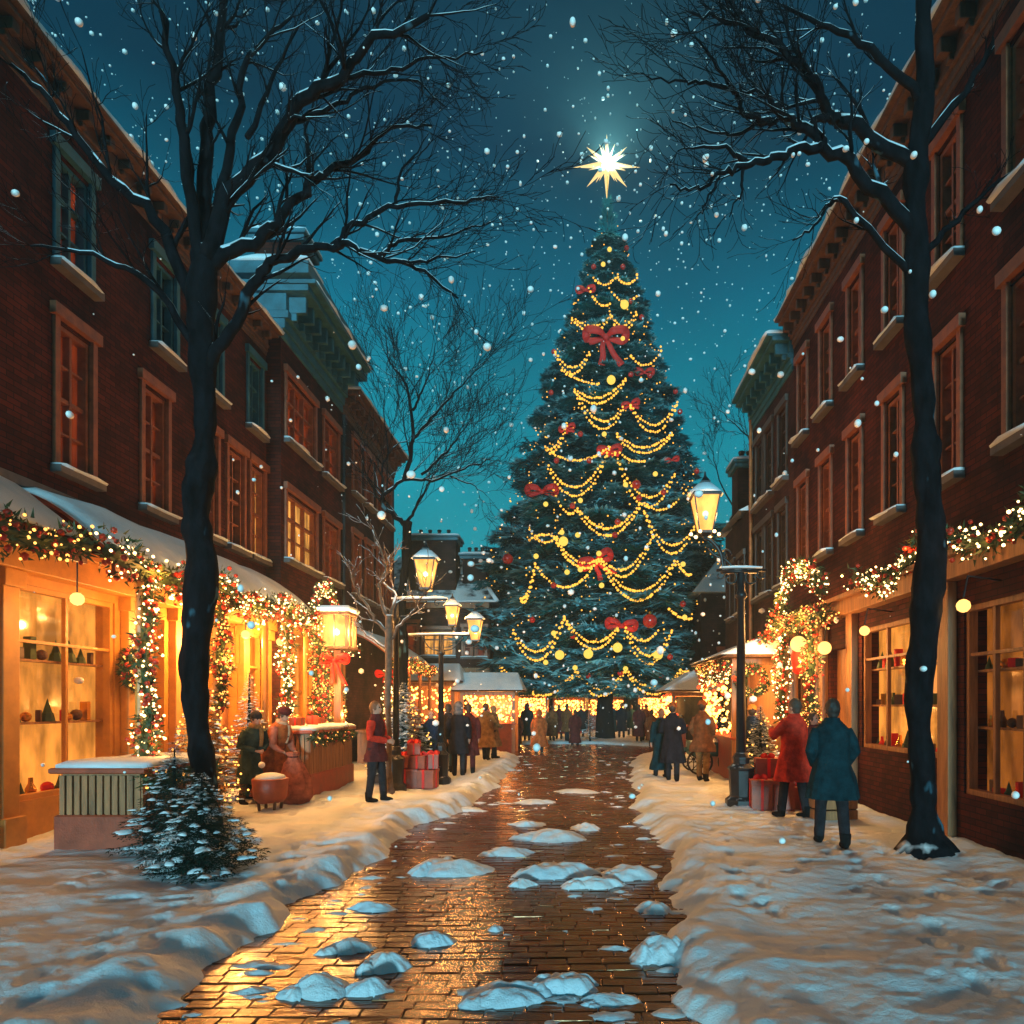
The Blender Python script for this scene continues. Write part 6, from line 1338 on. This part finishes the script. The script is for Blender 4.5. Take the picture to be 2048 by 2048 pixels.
    def folds(v):
        w = bend(v) if not callable(getattr(v, 'x', None)) else v
        a = np.arctan2(v[:, 1], v[:, 0]); amp = .016 * (1 - .55 * sstep(.9, 1.35, v[:, 2])); r_ = np.hypot(v[:, 0], v[:, 1]) + 1e-6
        k = amp * (vnoise(a * 3.4 + ph, v[:, 2] * 1.1 + ph, ph, 71) + .6 * vnoise(v[:, 0] * 11, v[:, 1] * 11, v[:, 2] * 6, 72))
        q = np.array(v, float); q[:, 0] += q[:, 0] / r_ * k; q[:, 1] += q[:, 1] / r_ * k; return bend(q)
    co = remesh(c, 'coat', M[coat], o, vox, folds, 1)
    if sleeve: remesh(sl, 'sleeves', M[sleeve], o, vox, bend, 2)
    if near:
        bt = MB()
        for zz in (1.3, 1.15, 1.0): bt.ball((.03, -.155 * B, zz), .013, 0, 1)
        v = np.concatenate(bt.v); bt.v = [bend(v)]; b = bt.build('buttons', M['iron_plain'], co, world=False)
    hm = 'hair_' + '_'.join(str(q) for q in hair)
    if hm not in M: M[hm] = pmat('hair', hair, .6, var=.3, sc=30, bmp=.4, bsc=80)
    hb = MB()
    if hood is None:
        hb.ball((0, .022, 1.672), .101, 0, 3, (.88, 1.0, 1.15)); 
        if hat is None: hb.ball((0, .05, 1.60), .07, 0, 2, (1.0, .7, 1.0))
        else: hb.ball((0, .05, 1.61), .065, 0, 2, (1.05, .7, .9))
        cut = MB(); v = np.concatenate(hb.v); v[:, 1] = np.where((v[:, 1] < -.045) & (v[:, 2] < 1.715), -.045, v[:, 1]); hb.v = [v]
        remesh(hb, 'hair', M[hm], o, max(.009, vox * .6), lambda v: bend(np.asarray(v) + .006 * np.stack([vnoise(v[:, 0] * 60, v[:, 1] * 60, v[:, 2] * 14, q) for q in (1, 2, 3)], 1)), 1)
    if hood:
        q = MB(); q.ball((0, .03, 1.665), .125, 0, 3, (.95, 1.0, 1.15)); q.ball((0, .05, 1.53), .11, 0, 2, (1.2, .9, .6)); v = np.concatenate(q.v); m_ = (v[:, 1] < -.06) & (v[:, 2] > 1.5); v[m_, 1] = -.02; q.v = [v]; remesh(q, 'hood', M[hood], o, max(.012, vox * .7), bend, 1)
    if hat:
        kind, hmn = hat; q = MB()
        if kind == 'cap': q.ball((0, .012, 1.715), .108, 0, 3, (.92, 1.0, .82)); q.lathe([(.100, 1.675), (.108, 1.69), (.106, 1.715), (.098, 1.72)], (0, .010, 0), 18)
        elif kind == 'brim': q.lathe([(.175, 1.70), (.18, 1.708), (.11, 1.72), (.105, 1.80), (.09, 1.825), (.02, 1.83)], (0, .01, 0), 20)
        elif kind == 'fur': q.ball((0, .012, 1.735), .125, 0, 3, (1, 1.05, .72))
        v = np.concatenate(q.v); q.v = [v]; remesh(q, 'hat', M[hmn], o, max(.010, vox * .6), bend, 1)
    if scarf:
        q = MB(); q.lathe([(.10, 1.47), (.118, 1.50), (.112, 1.55), (.09, 1.56)], (0, .0, 0), 16); q.tube([(.05, -.11, 1.5), (.06, -.16, 1.35), (.07, -.165, 1.15)], [.04, .04, .035], 8); remesh(q, 'scarf', M[scarf], o, vox, bend, 1)
    if near:
        for sg in (-1, 1):
            q = MB(); q.ball((sg * .033, -.082, 1.668), .0125, 0, 2); v = np.concatenate(q.v); q.v = [bend(v)]; q.build('eye', M['eye'], o, smooth=True, world=False)
        q = MB(); q.ball((0, -.094, 1.598), .016, 0, 1, (1.5, .4, .35)); v = np.concatenate(q.v); q.v = [bend(v)]
        M.setdefault('lip', pmat('lip', (.28, .07, .05), .5, bmp=0)); q.build('mouth', M['lip'], o, smooth=True, world=False)
    return o
cloth('cloth_dark', (.022, .020, .024)); cloth('cloth_boot', (.012, .010, .010)); cloth('cloth_jeans', (.02, .045, .075)); cloth('cloth_black', (.014, .013, .018)); cloth('cloth_maroon', (.075, .016, .016)); cloth('cloth_red', (.50, .035, .018))
cloth('cloth_teal', (.006, .026, .034)); cloth('cloth_navy', (.014, .026, .055)); cloth('cloth_brown', (.14, .055, .022)); cloth('cloth_tan', (.22, .12, .045)); cloth('cloth_rust', (.26, .075, .022)); cloth('cloth_pink', (.38, .12, .075)); cloth('cloth_fur', (.42, .26, .16)); cloth('cloth_green', (.03, .055, .055)); cloth('cloth_orange', (.7, .25, .04)); cloth('cloth_grey', (.10, .10, .11))
person('bowed person in a dark green coat with a tan shawl, near the big bare trunk', 500, 1608, 1.62, 60, 'cloth_green', .42, hat=('cap', 'cloth_dark'), arms='front', lean=14, flare=1.05, pants='cloth_brown', scarf='cloth_tan')
person('woman in a bulky red-brown coat and fur hat bending over a sack', 545, 1600, 1.70, 75, 'cloth_rust', .12, hat=('fur', 'cloth_maroon'), arms='reach', lean=20, flare=1.35, bulk=1.25, scarf='cloth_fur', hair=(.05, .02, .01), sleeve='cloth_pink')
o = thing('sack', 'big pink-orange cloth sack held by the bending woman', 'sack', (P(590, 0, 12.3).x, 12.3, 0)); xx = P(592, 0, 12.3).x; zz = gz(xx, 12.3); q = MB()
q.loft([ringe((xx, 12.3, zz - .02), .20, .17, 24, .05, 6), ringe((xx, 12.3, zz + .15), .30, .24, 24, .06, 7), ringe((xx - .02, 12.3, zz + .42), .27, .22, 24, .06, 7, 1), ringe((xx - .04, 12.3, zz + .68), .17, .14, 24, .09, 8, 1), ringe((xx - .05, 12.3, zz + .80), .07, .06, 24, .15, 8), ringe((xx - .05, 12.3, zz + .88), .12, .10, 24, .2, 8)]); q.build('cloth_bag', M['cloth_pink'], o, smooth=True); q = MB(); q.tube([(xx - .05 + .078 * math.cos(a), 12.3 + .068 * math.sin(a), zz + .80) for a in np.linspace(0, 6.283, 14)], .014, 5); q.build('tie', M['cloth_maroon'], o)
person('man in a dark jacket with bright red sleeves standing alone on the snow, facing right', 752, 1605, 1.76, 80, 'cloth_maroon', .72, pants='cloth_dark', hair=(.16, .06, .02), arms='front', sleeve='cloth_red')
person('person in a long navy coat just behind the gift boxes', 862, 1560, 1.62, 20, 'cloth_navy', .12, flare=1.1, pants='cloth_navy', hair=(.35, .15, .05))
person('person in dark clothes half behind the two-lantern post', 897, 1545, 1.72, 170, 'cloth_dark', .7, pants='cloth_jeans')
person('person in black just left of the maroon-coated man', 917, 1552, 1.78, 185, 'cloth_black', .55, hood='cloth_grey')
person('man in a long maroon coat seen from behind, left of the path', 937, 1548, 1.74, 190, 'cloth_maroon', .48, flare=1.0, bulk=1.12, pants='cloth_maroon')
person('person in a wide tan coat, nearest of the tan-coated pair', 972, 1522, 1.70, 160, 'cloth_tan', .42, flare=1.45, bulk=1.2, arms='face', hat=('cap', 'cloth_brown'))
person('person in a tan coat leaning close to the tan-coated companion', 988, 1519, 1.64, 120, 'cloth_tan', .42, flare=1.3, arms='front', hair=(.3, .14, .05))
person('person in a plain brown coat by the distant left fir', 1033, 1482, 1.74, 180, 'cloth_brown', .30, bulk=1.05, d=31)
person('person in a blue-grey hooded coat near the distant left stall', 1054, 1476, 1.78, 180, 'cloth_teal', .25, hood='cloth_grey', d=34)
person('person in a long rust-red coat alone at the head of the path', 1078, 1497, 1.80, 185, 'cloth_rust', .38, flare=1.15, bulk=1.25, hood='cloth_rust')
for k, (px, fy, cl, hd, lb, dd) in enumerate([(1104, 1476, 'cloth_brown', 170, 'person in brown just right of the rust-coated walker', 34), (1118, 1474, 'cloth_maroon', 190, 'person in maroon in the middle of the distant left group', 35), (1134, 1474, 'cloth_brown', 150, 'broad person in brown at the right of the distant left group', 33.5), (1150, 1482, 'cloth_maroon', 200, 'person in a dark red coat stepping forward left of the fir trunk', 32.5), (1162, 1466, 'cloth_dark', 180, 'person in dark clothes beside the fir trunk', 38),
        (1212, 1462, 'cloth_teal', 180, 'first teal-coated person right of the fir trunk', 39), (1224, 1463, 'cloth_teal', 160, 'second teal-coated person right of the fir trunk', 38), (1243, 1470, 'cloth_black', 180, 'person in a long black coat standing apart under the fir, right of the trunk', 36.5), (1262, 1464, 'cloth_teal', 200, 'teal-coated person right of the black-coated one', 39),
        (1278, 1476, 'cloth_maroon', 170, 'person in dark red left in the group behind the couple', 33), (1292, 1474, 'cloth_rust', 190, 'person in rust red in the group behind the couple', 34), (1304, 1480, 'cloth_brown', 150, 'person in brown nearest the couple on the right', 31), (1072, 1462, 'cloth_dark', 180, 'far person in dark clothes in front of the left lights', 42), (1340, 1465, 'cloth_brown', 180, 'far person in brown in front of the right lights', 36)]):
    person(lb, px, fy, 1.70 + .03 * (k % 4), hd, cl, .25 + .1 * (k % 3), flare=1.1, d=dd, bulk=1.1, hair=((.03, .02, .01), (.2, .08, .03), (.05, .03, .02))[k % 3])
person('person in a long teal coat close beside the black-coated one on the right', 1322, 1545, 1.62, 200, 'cloth_teal', .20, flare=1.2, hair=(.2, .07, .03), d=16.8)
person('person in a long black coat seen from behind, right of the path', 1345, 1560, 1.78, 165, 'cloth_black', .42, flare=1.1, bulk=1.1, arms='front', hat=('cap', 'cloth_rust'))
person('walker in a knee-length brown coat and pale boots, right of the couple', 1405, 1563, 1.80, 150, 'cloth_brown', .66, flare=1.15, bulk=1.08, pants='cloth_tan', hat=('cap', 'cloth_rust'), arms='pocket')
person('person in an orange knit hat behind the potted fir', 1504, 1540, 1.70, 170, 'cloth_navy', .5, hat=('cap', 'cloth_orange'), d=14.2)
person('big man in a long red coat carrying a child, by the right shop', 1588, 1632, 1.84, 215, 'cloth_red', .56, bulk=1.22, flare=1.1, hair=(.05, .03, .02), arms='hug', stride=.16)
person('dark-haired woman in brown facing the red-coated man', 1632, 1618, 1.62, 30, 'cloth_maroon', .4, d=11.9, x=P(1628, 0, 11.9).x, hair=(.03, .015, .01))
person('man in a knee-length teal coat at the far right, seen from behind', 1664, 1690, 1.80, 175, 'cloth_teal', .58, bulk=1.2, flare=1.05, hair=(.02, .013, .01), arms='pocket', stride=.2)

# ================================================================== falling snow and the winter air
mb = MB(); N = 7500; yy = 2.4 + 36 * rng.random(N) ** .50; xx = rng.uniform(-.95, .8, N) * (yy + 2); zz = rng.uniform(.3, 30, N)
keep = zz < EYE + yy * 1.15 + 1
pp = np.stack([xx, yy, zz], 1)[keep]; k = len(pp)
pp = np.concatenate([pp, np.stack([rng.uniform(-2.6, 2.0, 90), rng.uniform(2.6, 7.5, 90), rng.uniform(.6, 8, 90)], 1)]); k = len(pp)
rr = np.clip(rng.lognormal(math.log(.0195), .7, k), .006, .06) * np.clip(pp[:, 1] / 9, .75, 1.5)
sc = np.stack([rng.uniform(.7, 1.1, k), rng.uniform(.7, 1.1, k), rng.uniform(.75, 1.1, k)], 1)
rr = np.minimum(rr, .0062 * pp[:, 1]); nr = pp[:, 1] < 14; mb.balls(pp[nr], rr[nr], 0, 2, sc[nr] if len(sc) == len(pp) else None); mb.balls(pp[~nr], rr[~nr], 0, 1, sc[~nr])
fm, nt_, b_ = newmat('snowflake'); b_.inputs['Base Color'].default_value = (.95, .95, .95, 1); b_.inputs['Roughness'].default_value = .5
tag(mb.build('falling_snow', fm, smooth=True), 'white snowflakes falling all over the street and the square', 'snow', kind='stuff')
hz = MB(); hz.box(-140, 140, -21, 140, -1.4, 34); h_ = hz.build('haze', []) if False else None
me = bpy.data.meshes.new('haze'); vv = [(x, y, z) for z in (-1.4, 34) for y in (-21, 140) for x in (-140, 140)]
me.from_pydata(vv, [], [(0, 2, 3, 1), (4, 5, 7, 6), (0, 1, 5, 4), (2, 6, 7, 3), (0, 4, 6, 2), (1, 3, 7, 5)]); h_ = bpy.data.objects.new('haze', me); col.objects.link(h_)
hm_ = bpy.data.materials.new('haze'); hm_.use_nodes = True; n_ = hm_.node_tree.nodes; n_.clear(); o_ = n_.new('ShaderNodeOutputMaterial'); v_ = n_.new('ShaderNodeVolumePrincipled')
v_.inputs['Color'].default_value = (.62, .92, 1.0, 1); v_.inputs['Density'].default_value = HAZE; v_.inputs['Anisotropy'].default_value = .2
hm_.node_tree.links.new(v_.outputs[0], o_.inputs['Volume']); me.materials.append(hm_); tag(h_, 'thin cold winter haze filling the street', 'haze', kind='stuff')
